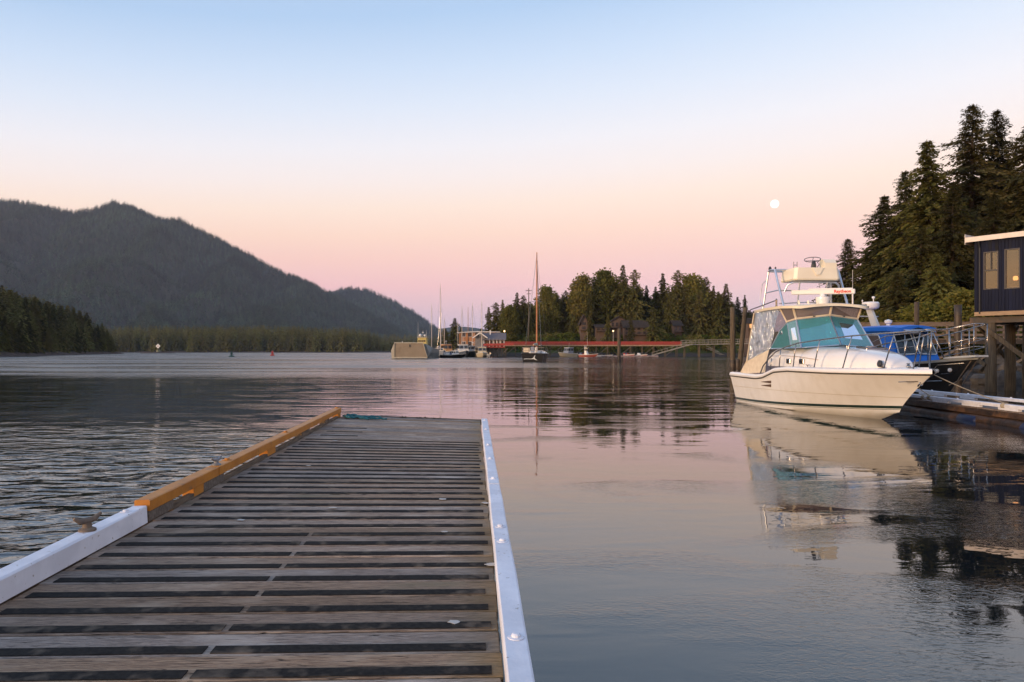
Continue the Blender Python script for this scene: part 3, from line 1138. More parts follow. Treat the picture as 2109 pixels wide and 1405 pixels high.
# ------------------------------------------------------------------ foreground float dock
def plank_mat():
    m = bpy.data.materials.new('deck_plank_wood')
    m.use_nodes = True
    nt = m.node_tree
    n, l = nt.nodes, nt.links
    b = n['Principled BSDF']
    b.inputs['Roughness'].default_value = .82
    b.inputs['Specular IOR Level'].default_value = .3
    tc = n.new('ShaderNodeTexCoord')
    oi = n.new('ShaderNodeObjectInfo')
    mul = n.new('ShaderNodeMath'); mul.operation = 'MULTIPLY'
    l.new(oi.outputs['Random'], mul.inputs[0]); mul.inputs[1].default_value = 211.0
    add = n.new('ShaderNodeVectorMath'); add.operation = 'ADD'
    l.new(tc.outputs['Object'], add.inputs[0]); l.new(mul.outputs[0], add.inputs[1])

    def noise(sc_, st, det, dist=0.0, rough=.55):
        mp = n.new('ShaderNodeMapping'); mp.inputs['Scale'].default_value = st
        l.new(add.outputs[0], mp.inputs[0])
        z = n.new('ShaderNodeTexNoise')
        z.inputs['Scale'].default_value = sc_; z.inputs['Detail'].default_value = det
        z.inputs['Distortion'].default_value = dist; z.inputs['Roughness'].default_value = rough
        l.new(mp.outputs[0], z.inputs['Vector'])
        return z.outputs['Fac']

    def mixc(fac, a, c):
        k = n.new('ShaderNodeMix'); k.data_type = 'RGBA'
        l.new(fac, k.inputs['Factor'])
        for s, v in (('A', a), ('B', c)):
            if isinstance(v, tuple):
                k.inputs[s].default_value = (*v, 1)
            else:
                l.new(v, k.inputs[s])
        return k.outputs['Result']

    def rng(v, a, c):
        k = n.new('ShaderNodeMapRange')
        k.inputs['From Min'].default_value = a; k.inputs['From Max'].default_value = c
        l.new(v, k.inputs['Value'])
        return k.outputs[0]
    grain = noise(9, (.55, 9, 9), 8, 1.6, .72)
    fineg = noise(55, (.22, 3.2, 3), 6, .8, .7)
    blot = noise(2.2, (1, 2, 1), 4)
    blot2 = noise(1.1, (1, 2.4, 1), 3)
    crack = noise(24, (.13, 2.4, 2), 4, 1.2, .6)
    c = mixc(rng(grain, .34, .68), (.50, .365, .265), (.24, .165, .115))
    c = mixc(rng(fineg, .46, .62), c, (.125, .085, .064))
    c = mixc(rng(blot, .52, .78), c, (.56, .445, .345))
    c = mixc(rng(blot2, .60, .76), c, (.22, .18, .12))
    c = mixc(rng(crack, .63, .68), c, (.03, .022, .017))
    # green-brown algae on the damp last hand's breadth beside the rails
    sp = n.new('ShaderNodeSeparateXYZ'); l.new(tc.outputs['Object'], sp.inputs[0])
    ed = n.new('ShaderNodeMath'); ed.operation = 'MULTIPLY_ADD'
    l.new(blot, ed.inputs[0]); ed.inputs[1].default_value = .22; l.new(sp.outputs['X'], ed.inputs[2])
    c = mixc(rng(ed.outputs[0], 2.22, 2.62), c, (.19, .15, .08))
    hs = n.new('ShaderNodeHueSaturation')
    mr = n.new('ShaderNodeMapRange'); mr.inputs['To Min'].default_value = .72; mr.inputs['To Max'].default_value = 1.18
    l.new(oi.outputs['Random'], mr.inputs['Value']); l.new(mr.outputs[0], hs.inputs['Value'])
    wn = n.new('ShaderNodeTexWhiteNoise'); wn.noise_dimensions = '1D'
    l.new(oi.outputs['Random'], wn.inputs['W'])
    mr2 = n.new('ShaderNodeMapRange'); mr2.inputs['To Min'].default_value = .7; mr2.inputs['To Max'].default_value = 1.25
    l.new(wn.outputs['Value'], mr2.inputs['Value']); l.new(mr2.outputs[0], hs.inputs['Saturation'])
    l.new(c, hs.inputs['Color'])
    l.new(hs.outputs[0], b.inputs['Base Color'])
    bp = n.new('ShaderNodeBump'); bp.inputs['Distance'].default_value = .010
    ad = n.new('ShaderNodeMath'); ad.operation = 'SUBTRACT'
    l.new(grain, ad.inputs[0]); l.new(rng(crack, .62, .70), ad.inputs[1])
    l.new(ad.outputs[0], bp.inputs['Height']); l.new(bp.outputs[0], b.inputs['Normal'])
    return m


M_PLANK = plank_mat()
M_GRIP = mat('grip_strip_grit', (.015, .0135, .013), .95, (.028, .025, .022), 40, bump=.0015, bscale=160, spec=.12, stain=(.15, .115, .085), sscale=8, slo=.54, shi=.76)
M_SLEEPER = mat('sleeper_timber', (.16, .115, .075), .85, (.07, .05, .034), 4, (10, 1.2, 10), bump=.005)
M_RUST = mat('rusty_iron', (.11, .085, .07), .8, (.20, .14, .09), 22, bump=.003, bscale=50)

DOCK_Z, ULEFT, URIGHT = .757, -2.245, .112
PITCH = .225
D_END = 12.62


def roll_at(d):
    return R(.5 + max(0, (d - 5.0)) / 7.7 * 1.9)


def drop(u, d):
    return -(u - ULEFT) * math.tan(roll_at(d))


def make_dock():
    rnd = random.Random(5)
    D = empty('float_dock', 'weathered plank float dock with dark grip strips, white and yellow rails, in front', 'dock',
              (0, 0, DOCK_Z), (R(.61), 0, R(2.96)))
    W = URIGHT - ULEFT
    pm = [MB().box(0, W, -.107, .107, -.045, 0, .004).mesh('plank') for _ in range(1)]

    def strip_mesh(a, b, w=.070):
        k = max(2, int((b - a) / .12))
        mb = MB()
        top = []
        for i in range(k + 1):
            x = a + (b - a) * i / k
            e0, e1 = rnd.uniform(-.0022, .0022), rnd.uniform(-.0022, .0022)
            top.append([(x, -.093 + e0, .0005), (x, -.0925 + e0, .0045), (x, -.093 + w + e1, .0045), (x, -.0925 + w + e1, .0005)])
        mb.loft(top, cap0=True, cap1=True)
        return mb.mesh('grip_strip')
    long_ = [strip_mesh(.05 + .02 * i, W - .03 - .012 * i) for i in range(3)]
    left_ = [strip_mesh(.05 + .015 * i, 1.155) for i in range(2)]
    right_ = [strip_mesh(1.185, W - .03 - .014 * i) for i in range(3)]
    short_ = strip_mesh(.16, .66, .05)
    d = .30
    # phase so that strips sit where the photo shows them: strip top edges at 1/(y-707)
    d0 = 1864 * .001539                      # far edge of one strip (about 2.87 m)
    d = d0 - .004 - PITCH * 23
    i = 0
    while d < D_END - .05:
        if d > -2.3:
            o = link('plank', pm[0], M_PLANK, D, (ULEFT + rnd.uniform(-.012, .004), d, rnd.uniform(-.0025, .0025)),
                     (rnd.uniform(-.006, .006), roll_at(d), rnd.uniform(-.0012, .0012)))
            if d < 5.0:
                link('grip_strip', left_[i % 2], M_GRIP, o)
                link('grip_strip', right_[i % 3], M_GRIP, o)
            elif d < 9.75:
                link('grip_strip', long_[i % 3], M_GRIP, o)
            elif d < 11.3 and i % 2 == 0:
                link('grip_strip', short_, M_GRIP, o)
            i += 1
        d += PITCH

    def q(u, dd, z):
        return Vector((u, dd, z + drop(u, dd)))
    # right-hand white rail in two lengths
    for a, b in ((-2.2, 6.08), (6.105, 11.95)):
        mb = MB()
        secs = []
        ks = 14
        for i in range(ks + 1):
            t = a + (b - a) * i / ks
            w0, w1 = rnd.uniform(-.003, .003), rnd.uniform(-.003, .003)
            prof = [(.116 + w0, .002), (.114 + w0, .090), (.121 + w0, .100), (.204 + w1, .100 + rnd.uniform(-.003, .001)), (.212 + w1, .092), (.212 + w1, -.012)]
            secs.append([q(u, t, z) for u, z in prof])
        mb.loft(secs, close=True, cap0=True, cap1=True)
        mb.build('rail_beam', M_WHITE_PAINT, D)
    bm = MB().lathe([(.034, 0), (.034, .003), (.019, .004), (.019, .012), (.013, .017), (.0, .018)], 10).mesh('rail_bolt')
    for dd in (1.9, 2.88, 4.28, 4.62, 6.33, 7.5, 8.6, 10.3, 11.6):
        link('rail_bolt', bm, M_WHITE_PAINT, D, q(.165, dd, .0995), (0, roll_at(dd), 0))
    # outer fascia below the rail, damp dark timber
    mb = MB()
    mb.beam(q(.205, -2.3, -.10), q(.205, D_END, -.10), .04, .17, .004)
    mb.build('fascia_board', M_WETPILE, D)
    mb = MB()
    mb.beam(q(ULEFT - .035, -2.3, -.13), q(ULEFT - .035, D_END, -.13), .05, .22, .004)
    mb.build('fascia_board', M_WETPILE, D)
    mb = MB()
    mb.beam(q(ULEFT, D_END + .045, -.03), q(URIGHT + .08, D_END + .045, -.03), .05, .09, .006)
    mb.build('end_board', M_WOODGREY, D)
    # white kerb on the left
    mb = MB()
    secs = []
    for i in range(13):
        t = -2.2 + (5.13 + 2.2) * i / 12
        w = [rnd.uniform(-.003, .003) for _ in range(4)]
        secs.append([Vector((u, t, z)) for u, z in ((ULEFT + .002, .008), (ULEFT + w[0], .116), (ULEFT - .010 + w[1], .126), (ULEFT - .096, .126 + w[2] * .6), (ULEFT - .105 + w[3], .117), (ULEFT - .104, .0))])
    mb.loft(secs, close=True, cap0=True, cap1=True)
    mb.build('kerb_beam', M_WHITE_PAINT, D)
    # yellow bull rail on blocks
    for a, b in ((5.165, 6.53), (6.55, 12.42)):
        mb = MB()
        secs = []
        k = 8
        for i in range(k + 1):
            t = a + (b - a) * i / k
            w = [rnd.uniform(-.002, .002) for _ in range(4)]
            secs.append([Vector((u, t, z)) for u, z in ((ULEFT + .002, .080), (ULEFT + .002 + w[0], .150), (ULEFT - .006, .157 + w[1]), (ULEFT - .095, .157 + w[2]), (ULEFT - .102 + w[3], .149), (ULEFT - .102, .080))])
        mb.loft(secs, close=True, cap0=True, cap1=True)
        mb.build('bull_rail', M_YELLOW, D)
    for a, b, m_ in ((5.17, 5.58, M_WOODGREY), (5.98, 6.19, M_YELLOW), (6.195, 6.68, M_WOODGREY), (8.07, 8.38, M_YELLOW), (9.65, 10.1, M_SLEEPER), (11.15, 11.45, M_SLEEPER), (12.2, 12.41, M_YELLOW)):
        MB().box(ULEFT - .098, ULEFT - .004, a, b, .004, .079, .004).build('rail_block', m_, D)
    MB().box(ULEFT - .055, ULEFT - .006, 5.585, 12.40, -.02, .036, .004).build('sleeper', M_SLEEPER, D)
    ym = MB().lathe([(.040, 0), (.040, .004), (.022, .005), (.022, .016), (.0, .018)], 10).mesh('rail_bolt')
    for dd in (6.9, 9.0, 12.3):
        link('rail_bolt', ym, M_YELLOW, D, (ULEFT - .05, dd, .1575))
    # mooring cleats
    def cleat(u, dd, z, m_, s=1.0, rz=0.4):
        c = MB()
        c.lathe([(.05, 0), (.048, .012), (.026, .022), (.022, .05), (.028, .062), (.0, .066)], 12)
        c.tube([(-.075, .012, .085), (-.045, .004, .064), (0, 0, .058), (.045, -.002, .064), (.085, -.006, .092)], [.009, .017, .022, .017, .009], 8)
        o = c.build('mooring_cleat', m_, D, auto=40)
        o.location = (u, dd, z); o.rotation_euler = (0, 0, rz); o.scale = (s, s, s)
    cleat(ULEFT - .055, 4.46, .126, M_RUST, 1.0, 1.1)
    cleat(ULEFT - .05, 6.62, .157, mat('grey_iron', (.25, .25, .26), .6, (.14, .13, .12), 20), .8, 1.3)
    o = MB().lathe([(.035, 0), (.035, .003), (.018, .004), (.018, .013), (.0, .016)], 10).build('kerb_bolt', M_WHITE_PAINT, D)
    o.location = (ULEFT - .06, 4.95, .126)
    # structure below: stringers, floats
    for u in (-2.1, -1.05, .02):
        MB().beam(q(u, -2.2, -.20), q(u, D_END - .1, -.20), .08, .14).build('stringer', M_WETPILE, D)
    for k in range(4):
        for u0 in (-2.05, -.95):
            MB().box(u0, u0 + .85, .6 + k * 3.1, 2.9 + k * 3.1, -1.0, -.40, .03).build('float_billet', M_DARK, D)
    # gull droppings and flaked paint on the boards
    M_DROP = mat('white_dropping', (.48, .44, .39), .8, (.45, .42, .38), 30)
    for px, py in ((1000, 1030), (915, 1090), (911, 1022), (694, 905), (640, 955), (690, 1040), (505, 1065), (935, 1273), (905, 897), (1016, 1158)):
        dd = 1864 / (py - 707)
        u = (px - 977) / 1500 * dd
        c = MB()
        k = 9
        rr = rnd.uniform(.014, .03)
        ring = [(rr * (1 + rnd.uniform(-.4, .4)) * math.cos(a * 6.283 / k) * 1.4, rr * (1 + rnd.uniform(-.4, .4)) * math.sin(a * 6.283 / k), 0) for a in range(k)]
        c.prism(ring, (0, 0, .0015))
        o = c.build('dropping', M_DROP, D)
        o.location = q(u, dd, .0062)
        o.rotation_euler = (0, roll_at(dd), 0)
    # clumps of weed and grit caught on the far edge
    c = MB()
    for k in range(26):
        u = rnd.uniform(-1.3, -.45); dd = D_END + rnd.uniform(-.03, .06)
        r_ = rnd.uniform(.008, .022)
        p = q(u, dd, .005)
        c.lathe([(r_, 0), (r_ * .9, r_ * .7), (r_ * .3, r_ * 1.2)], 5, p)
    c.build('weed_fringe', M_WETPILE, D)
    return D


DOCK = make_dock()


def make_teal_rope():
    rnd = random.Random(2)
    M = mat('teal_rope', (.012, .085, .105), .85, (.02, .14, .15), 60)
    mb = MB()
    for k in range(5):
        pts = []
        a, b = rnd.uniform(-2.2, -2.12), rnd.uniform(-1.75, -1.42)
        for i in range(22):
            t = i / 21
            u = a + (b - a) * t
            dd = 12.18 + .13 * math.sin(t * 9 + k * 1.7) * (1 - t * .6) + .05 * k - .16 * t
            pts.append((u, dd, drop(u, dd) + .018 + .016 * abs(math.sin(t * 17 + k * 2)) + (.012 if k > 2 else 0)))
        mb.tube(pts, .014, 6)
    o = mb.build('teal_rope', M, smooth=True)
    o.matrix_world = DOCK.matrix_basis
    o.location = (0, 0, DOCK_Z); o.rotation_euler = (R(.61), 0, R(2.96))
    tag(o, 'teal mooring rope lying loose across the far corner of the dock', 'rope')


make_teal_rope()


# ------------------------------------------------------------------ hulls
class Hull:
    """x forward from the transom, y to port, z up from the waterline."""

    def __init__(s, Lw, Ls, B, Bw, zs, zc, keel=-.5, t0=.35, ps=2.8, pw=1.7, tap=.06, rake=1.0):
        s.Lw, s.Ls, s.B, s.Bw, s.zs, s.zc, s.keel = Lw, Ls, B, Bw, zs, zc, keel
        s.t0, s.ps, s.pw, s.tap, s.rake = t0, ps, pw, tap, rake

    def z_at(s, tab, t):
        return lerp_tab(tab, t)

    def pt(s, t, q, out=0.0, sgn=-1):
        x = t * (s.Lw + (s.Ls - s.Lw) * max(0, q) ** s.rake)
        B = s.Bw + (s.B - s.Bw) * q
        p = s.pw + (s.ps - s.pw) * q
        tt = max(0, (t - s.t0) / (1 - s.t0))
        h = B * max(0, 1 - tt ** p) * (1 - s.tap * max(0, 1 - t / .35) ** 2) + out
        z0, z1 = s.z_at(s.zc, t), s.z_at(s.zs, t)
        return Vector((x + (out if t >= .999 else 0), sgn * h, z0 + (z1 - z0) * q))

    def q_of(s, t, z):
        z0, z1 = s.z_at(s.zc, t), s.z_at(s.zs, t)
        return (z - z0) / (z1 - z0)

    def ts(s, n=34):
        return [1 - (1 - i / n) ** 1.7 if False else (i / n) ** .8 for i in range(n + 1)]

    def shell(s, nq=9, n=40):
        mb = MB()
        qs = [i / nq for i in range(nq + 1)]
        secs = []
        for t in s.ts(n):
            st = [s.pt(t, q) for q in qs]
            po = [s.pt(t, q, sgn=1) for q in qs]
            zc = s.z_at(s.zc, t)
            k = t ** 3
            keel = Vector((t * s.Lw, 0, s.keel * (1 - k) + zc * k))
            secs.append(st[::-1] + [(st[0] + keel) / 2 + Vector((0, 0, -.02)), keel, (po[0] + keel) / 2 + Vector((0, 0, -.02))] + po)
        mb.loft(secs, cap0=True)
        return mb

    def band(s, za, zb, out=.006, n=40, both=True, th=None):
        """Strip on the hull side between heights za(t) and zb(t)."""
        mb = MB()
        for sg in ((-1, 1) if both else (-1,)):
            secs = []
            for t in s.ts(n):
                a, b = s.q_of(t, za(t)), s.q_of(t, zb(t))
                p0, p1 = s.pt(t, a, out, sg), s.pt(t, b, out, sg)
                i0, i1 = s.pt(t, a, -.003, sg), s.pt(t, b, -.003, sg)
                secs.append([i0, p0, p1, i1])
            mb.loft(secs)
        return mb

    def deck(s, drop_=0.0, camber=.06, inset=.02, t0=0.0, t1=1.0, n=30, m=6):
        mb = MB()
        secs = []
        for i in range(n + 1):
            t = t0 + (t1 - t0) * (i / n) ** .8
            a, b = s.pt(t, 1, -inset, -1), s.pt(t, 1, -inset, 1)
            if a.y > 0:
                a.y = b.y = 0
            secs.append([a.lerp(b, j / m) + Vector((0, 0, -drop_ + camber * (1 - (2 * j / m - 1) ** 2))) for j in range(m + 1)])
        mb.loft(secs)
        return mb


def place(o, head, stern):
    o.location = stern
    o.rotation_euler = (0, 0, math.atan2(head[1], head[0]))


# ------------------------------------------------------------------ white sport-fishing cruiser
def make_cruiser():
    C = empty('motor_cruiser', 'white sport fishing cruiser with tuna tower and teal windshield moored at the finger dock', 'boat')
    place(C, (.060, -.998), (10.36, 29.4, 0))
    h = Hull(8.95, 10.40, 1.66, 1.38,
             [(0, 1.03), (.27, 1.02), (.33, 1.08), (.42, 1.30), (.52, 1.365), (.75, 1.365), (1, 1.40)],
             [(0, -.04), (.5, .02), (.8, .13), (1, .30)], keel=-.55, t0=.36, ps=3.4, pw=1.65, tap=.05, rake=1.25)
    h.shell(10, 48).build('hull', M_HULL, C, auto=38)
    M_BOOT = mat('dark_green_boot_stripe', (.012, .028, .022), .3, (.016, .034, .028), 4)
    zb = lambda t: .07 + .31 * t ** 1.6
    h.band(lambda t: zb(t), lambda t: zb(t) + .085, .006, 48).build('boot_stripe', M_BOOT, C, auto=40)
    h.band(lambda t: zb(t) - .035, lambda t: zb(t) - .02, .005, 48).build('pin_stripe', M_BOOT, C)
    h.band(lambda t: .60 + .10 * t, lambda t: .612 + .10 * t, .007, 48).build('hull_knuckle', mat('seam_tan', (.42, .36, .28), .5, (.36, .31, .24), 3), C)
    # gunwale cap with dark rub line under it
    mb = MB()
    secs = []
    for t in h.ts(48):
        row = []
        for sg in (-1, 1):
            r = []
            for out, dz in ((.012, -.012), (.034, .0), (.036, .05), (.02, .10), (-.03, .125), (-.13, .135), (-.24, .125)):
                p = h.pt(t, 1, 0, sg)
                y = abs(p.y) + out
                if out < 0:
                    y = max(0.0, y)
                xx = p.x + (out * 1.0 if t > .93 else 0) * ((t - .93) / .07)
                r.append(Vector((xx, sg * y, p.z + dz)))
            row.append(r)
        secs.append(row[0][::-1] and row[0] + row[1][::-1])
    mb.loft(secs, cap0=False)
    mb.build('gunwale', M_GEL, C, auto=50)
    h.band(lambda t: h.z_at(h.zs, t) - .055, lambda t: h.z_at(h.zs, t) - .018, .016, 48).build('rub_rail', M_RUBBER, C, auto=40)
    h.band(lambda t: h.z_at(h.zs, t) - .10, lambda t: h.z_at(h.zs, t) - .06, .010, 48).build('rub_rail_trim', M_GEL, C, auto=40)
    h.deck(-.118, .05, .2, .40, .985).build('foredeck', M_GEL, C, smooth=True)
    h.deck(.55, .0, .22, 0.0, .40).build('cockpit_sole', mat('cockpit_sole', (.6, .57, .5), .5), C)
    mb = MB()
    for sg in (-1, 1):
        secs = []
        for i in range(12):
            t = .40 * i / 11
            p = h.pt(t, 1, -.22, sg)
            secs.append([p + Vector((0, 0, .12)), p + Vector((0, 0, -.56))])
        mb.loft(secs)
    mb.box(.02, .10, -1.35, 1.35, .45, 1.14)
    mb.build('cockpit_coaming', M_GEL, C)
    # cabin trunk
    mb = MB()
    secs = []
    TX = [(3.1, 1.34, .66), (4.2, 1.33, .68), (5.2, 1.27, .70), (5.9, 1.18, .66), (6.6, 1.08, .66), (7.3, .94, .60), (7.9, .80, .53), (8.5, .60, .43), (8.95, .42, .28), (9.2, .22, .06)]
    for x, w, hh in TX:
        z0 = 1.47
        sec = []
        for j in range(17):
            a = math.pi * j / 16
            cs, sn = math.cos(a), math.sin(a)
            y = -w * (abs(cs) ** .42) * (1 if cs > 0 else -1)
            z = z0 + hh * (abs(sn) ** .60)
            y *= 1 - .14 * (abs(sn) ** 2) if True else 1
            sec.append(Vector((x, y, z)))
        secs.append(sec)
    mb.loft(secs, cap0=True, cap1=True)
    TR = mb.build('cabin_trunk', M_GEL, C, auto=50)
    # coachroof moulding line and vents
    M_TAN = mat('tan_line', (.45, .34, .24), .6)
    mb = MB()
    mb.tube([(3.3, -1.345, 1.82), (4.4, -1.335, 1.84), (5.3, -1.28, 1.82), (6.2, -1.13, 1.74), (7.2, -.92, 1.62)], .010, 5)
    mb.build('trunk_trim_line', M_TAN, TR)
    M_PORT = mat('porthole_glass', (.02, .025, .03), .08)
    for x, y, yaw in ((4.75, -1.325, .03), (5.55, -1.245, .11)):
        k = MB().box(-.14, .14, -.015, .02, -.085, .085, .02).build('porthole_rim', M_STEEL, TR)
        k.location = (x, y, 1.66); k.rotation_euler = (0, 0, yaw)
        k2 = MB().box(-.095, .095, -.028, -.012, -.055, .055, .008).build('porthole_pane', M_PORT, k)
    # deck hatches
    for (x, y, a, b, z, tilt) in ((7.15, .22, .30, .34, 2.09, .10), (6.45, -.28, .26, .06, 2.15, .06)):
        o = MB().box(-a, a, -b, b, -.02, .035, .012).build('deck_hatch', M_STEEL, TR)
        o.location = (x, y, z); o.rotation_euler = (0, tilt, 0)
        MB().box(-a * .84, a * .84, -b * .86, b * .86, .034, .042).build('hatch_pane', M_PORT, o)
    # hull vents
    M_VENT = mat('brown_vent', (.10, .055, .035), .6)
    mb = MB()
    for t0, t1, z in ((.315, .40, .92), (.315, .40, .79)):
        for sg in (-1,):
            a0, a1 = h.q_of(t0, z - .035), h.q_of(t1, z - .05)
            b0, b1 = h.q_of(t0, z - .02), h.q_of(t1, z + .05)
            p = [h.pt(t0, a0, .008, sg), h.pt(t1, a1, .008, sg), h.pt(t1, b1, .008, sg), h.pt(t0, b0, .008, sg)]
            mb.prism(p, (0, .02, 0))
    mb.build('hull_vent', M_VENT, C)
    # windshield ----------------------------------------------------------
    G = glass_mat('teal_windshield_glass', (.24, .76, .82), .22, .31)
    b = {s: {'c': Vector((5.72, 0, 2.20)), 'f': Vector((5.50, s * 1.22, 2.11)), 'a': Vector((3.25, s * 1.31, 2.08)),
             'tc': Vector((4.98, 0, 3.18)), 'tf': Vector((4.78, s * 1.06, 3.06)), 'ta': Vector((4.2, s * 1.12, 2.99)),
             'm': Vector((4.85, s * 1.265, 2.10)), 'tm': Vector((4.25, s * 1.14, 2.98))} for s in (-1, 1)}
    fr = MB()
    for s in (-1, 1):
        k = b[s]
        MB().quad(k['c'], k['f'], k['tf'], k['tc'], .008).build('windshield_pane', G, C)
        MB().quad(k['f'], k['m'], k['tm'], k['tf'], .008).build('windshield_pane', G, C)
        MB().prism([k['m'], k['a'], k['a'].lerp(k['tm'], .62) + Vector((-.04, 0, .07)), k['tm']], (0, -.008 * s, 0)).build('side_pane', G, C)
        for a_, b_, r_ in (('c', 'f', .02), ('f', 'm', .02), ('m', 'a', .02), ('tc', 'tf', .022), ('tf', 'tm', .022), ('c', 'tc', .026), ('f', 'tf', .03), ('m', 'tm', .016)):
            fr.tube([k[a_], k[b_]], r_, 6)
        fr.tube([k['tm'], k['a'].lerp(k['tm'], .62) + Vector((-.04, 0, .07)), k['a']], .024, 6)
    fr.build('windshield_frame', mat('blue_grey_frame', (.36, .44, .56), .35, (.30, .37, .48), 4, metal=.4), C)
    # wipers on top edge
    mb = MB()
    for y in (-.5, .5):
        mb.box(4.86, 4.94, y - .05, y + .05, 3.14, 3.18)
    mb.build('wiper_motor', M_DARK, C)
    # hardtop with visor curtains
    HT = MB()
    secs = []
    for x, w, z in ((1.95, 1.36, 3.43), (2.1, 1.44, 3.47), (3.2, 1.47, 3.50), (4.4, 1.46, 3.50), (5.0, 1.36, 3.47), (5.22, 1.12, 3.45)):
        sec = []
        for j in range(9):
            y = -w + 2 * w * j / 8
            sec.append(Vector((x + .10 * (1 - (y / w) ** 2) * (1 if x > 4.9 else 0), y, z + .085 * (1 - (y / w) ** 2) + .04)))
        for j in range(9):
            y = w - 2 * w * j / 8
            sec.append(Vector((x + .10 * (1 - (y / w) ** 2) * (1 if x > 4.9 else 0), y * .985, z + .085 * (1 - (y / w) ** 2) - .045)))
        secs.append(sec)
    HT.loft(secs, close=True, cap0=True, cap1=True)
    HTo = HT.build('hardtop', M_CREAM, C, auto=45)
    M_VINYL = glass_mat('smoked_vinyl', (.42, .33, .30), .18, .45)
    M_CANVAS = mat('cream_canvas', (.62, .53, .40), .85, (.54, .45, .33), 6, bump=.01, bscale=9)
    top = lambda s: (Vector((5.12, 0, 3.53)), Vector((4.80, s * 1.18, 3.46)), Vector((4.1, s * 1.32, 3.46)))
    for s in (-1, 1):
        a, bb, c_ = top(s)
        k = b[s]
        MB().quad(k['tc'], k['tf'], bb, a, .01).build('visor_curtain', M_VINYL, C)
        MB().quad(k['tf'], k['tm'], c_, bb, .01).build('visor_curtain', M_VINYL, C)
    mb = MB()
    for s in (-1, 1):
        a, bb, c_ = top(s)
        k = b[s]
        mb.tube([k['tc'] + Vector((.02, 0, .03)), k['tf'] + Vector((.02, 0, .03)), k['tm'] + Vector((0, 0, .03))], .035, 6)
        mb.tube([k['tf'], bb], .04, 6)
        mb.tube([k['tm'], c_], .03, 6)
    mb.tube([b[1]['tc'], Vector((5.12, 0, 3.53))], .04, 6)
    mb.build('curtain_border', M_CANVAS, C)
    # clear aft side curtains, wrinkled, and canvas skirt
    m = glass_mat('clear_vinyl_curtain', (.80, .72, .70), .38, .35)
    nt = m.node_tree
    gl = [x for x in nt.nodes if x.type == 'BSDF_GLOSSY'][0]
    gl.inputs['Roughness'].default_value = .12
    tc = nt.nodes.new('ShaderNodeTexCoord'); mp = nt.nodes.new('ShaderNodeMapping'); mp.inputs['Scale'].default_value = (6, 6, 1.2)
    wv = nt.nodes.new('ShaderNodeTexNoise'); wv.inputs['Scale'].default_value = 2.2; wv.inputs['Detail'].default_value = 4; wv.inputs['Distortion'].default_value = 1.5
    bp = nt.nodes.new('ShaderNodeBump'); bp.inputs['Distance'].default_value = .05
    nt.links.new(tc.outputs['Object'], mp.inputs[0]); nt.links.new(mp.outputs[0], wv.inputs['Vector']); nt.links.new(wv.outputs['Fac'], bp.inputs['Height'])
    for x in nt.nodes:
        if x.type in ('BSDF_GLOSSY', 'BSDF_DIFFUSE'):
            nt.links.new(bp.outputs[0], x.inputs['Normal'])
    dif = [x for x in nt.nodes if x.type == 'BSDF_DIFFUSE'][0]; dif.inputs['Color'].default_value = (.55, .48, .46, 1)
    for s in (-1, 1):
        mb = MB()
        rows = []
        for i in range(9):
            t = i / 8
            a = Vector((4.12, s * 1.33, 3.47)).lerp(Vector((2.02, s * 1.40, 3.42)), t)
            bb = Vector((3.22, s * 1.33, 2.06)).lerp(Vector((1.45, s * 1.45, 1.62)), t)
            rows.append([a.lerp(bb, j / 8) + Vector((0, s * .03 * math.sin(i * 2.1 + j * .8), 0)) for j in range(9)])
        mb.loft(rows)
        mb.build('side_curtain', m, C, smooth=True)
        mb = MB()
        a0, a1 = Vector((3.22, s * 1.335, 2.06)), Vector((1.45, s * 1.455, 1.62))
        b0, b1 = Vector((3.0, s * 1.40, 1.22)), Vector((.75, s * 1.44, 1.12))
        mb.loft([[a0.lerp(a1, t), (a0.lerp(a1, t)).lerp(b0.lerp(b1, t), .5) + Vector((0, s * .03, 0)), b0.lerp(b1, t)] for t in (0, .25, .5, .75, 1)])
        mb.build('canvas_skirt', M_CANVAS, C, smooth=True)
        MB().tube([(2.02, s * 1.41, 3.42), (1.45, s * 1.46, 1.62), (.75, s * 1.445, 1.13)], .028, 6).build('curtain_seam', M_CANVAS, C)
    mb = MB()
    secs = []
    for i in range(7):
        y = -1.40 + 2.8 * i / 6
        secs.append([(2.0, y, 3.45), (1.43, y * 1.04, 1.63), (.74, y * 1.03, 1.13)])
    mb.loft(secs)
    mb.build('aft_curtain', m, C, smooth=True)
    # interior seen through the glass
    M_INT = mat('helm_interior', (.42, .36, .28), .6)
    mb = MB()
    mb.box(4.3, 5.15, -1.0, 1.0, 1.7, 2.28, .05)
    mb.box(4.15, 4.55, -.85, -.15, 2.2, 2.52, .04)
    mb.build('helm_console', M_INT, C)
    for y in (-.55, .55):
        mb = MB()
        mb.box(3.1, 3.6, y - .27, y + .27, 2.0, 2.15, .04)
        mb.box(3.02, 3.14, y - .27, y + .27, 2.1, 2.8, .04)
        mb.tube([(3.35, y, 1.4), (3.35, y, 2.05)], .05, 8)
        mb.build('helm_seat', M_INT, C)
    mb = MB()
    for s in (-1, 1):
        mb.tube([(4.4, s * .95, 2.2), (4.2, s * .9, 3.45)], .03, 6)
        mb.tube([(2.6, s * 1.2, 1.5), (2.6, s * 1.2, 3.45)], .03, 6)
    mb.build('hardtop_post', M_ALU, C)
    # tower ----------------------------------------------------------------
    tw = MB()
    zt = 4.90
    F = {s: (Vector((4.0, s * 1.15, 3.55)), Vector((3.30, s * 1.16, zt))) for s in (-1, 1)}
    A = {s: (Vector((2.55, s * 1.30, 3.48)), Vector((2.75, s * 1.16, zt))) for s in (-1, 1)}
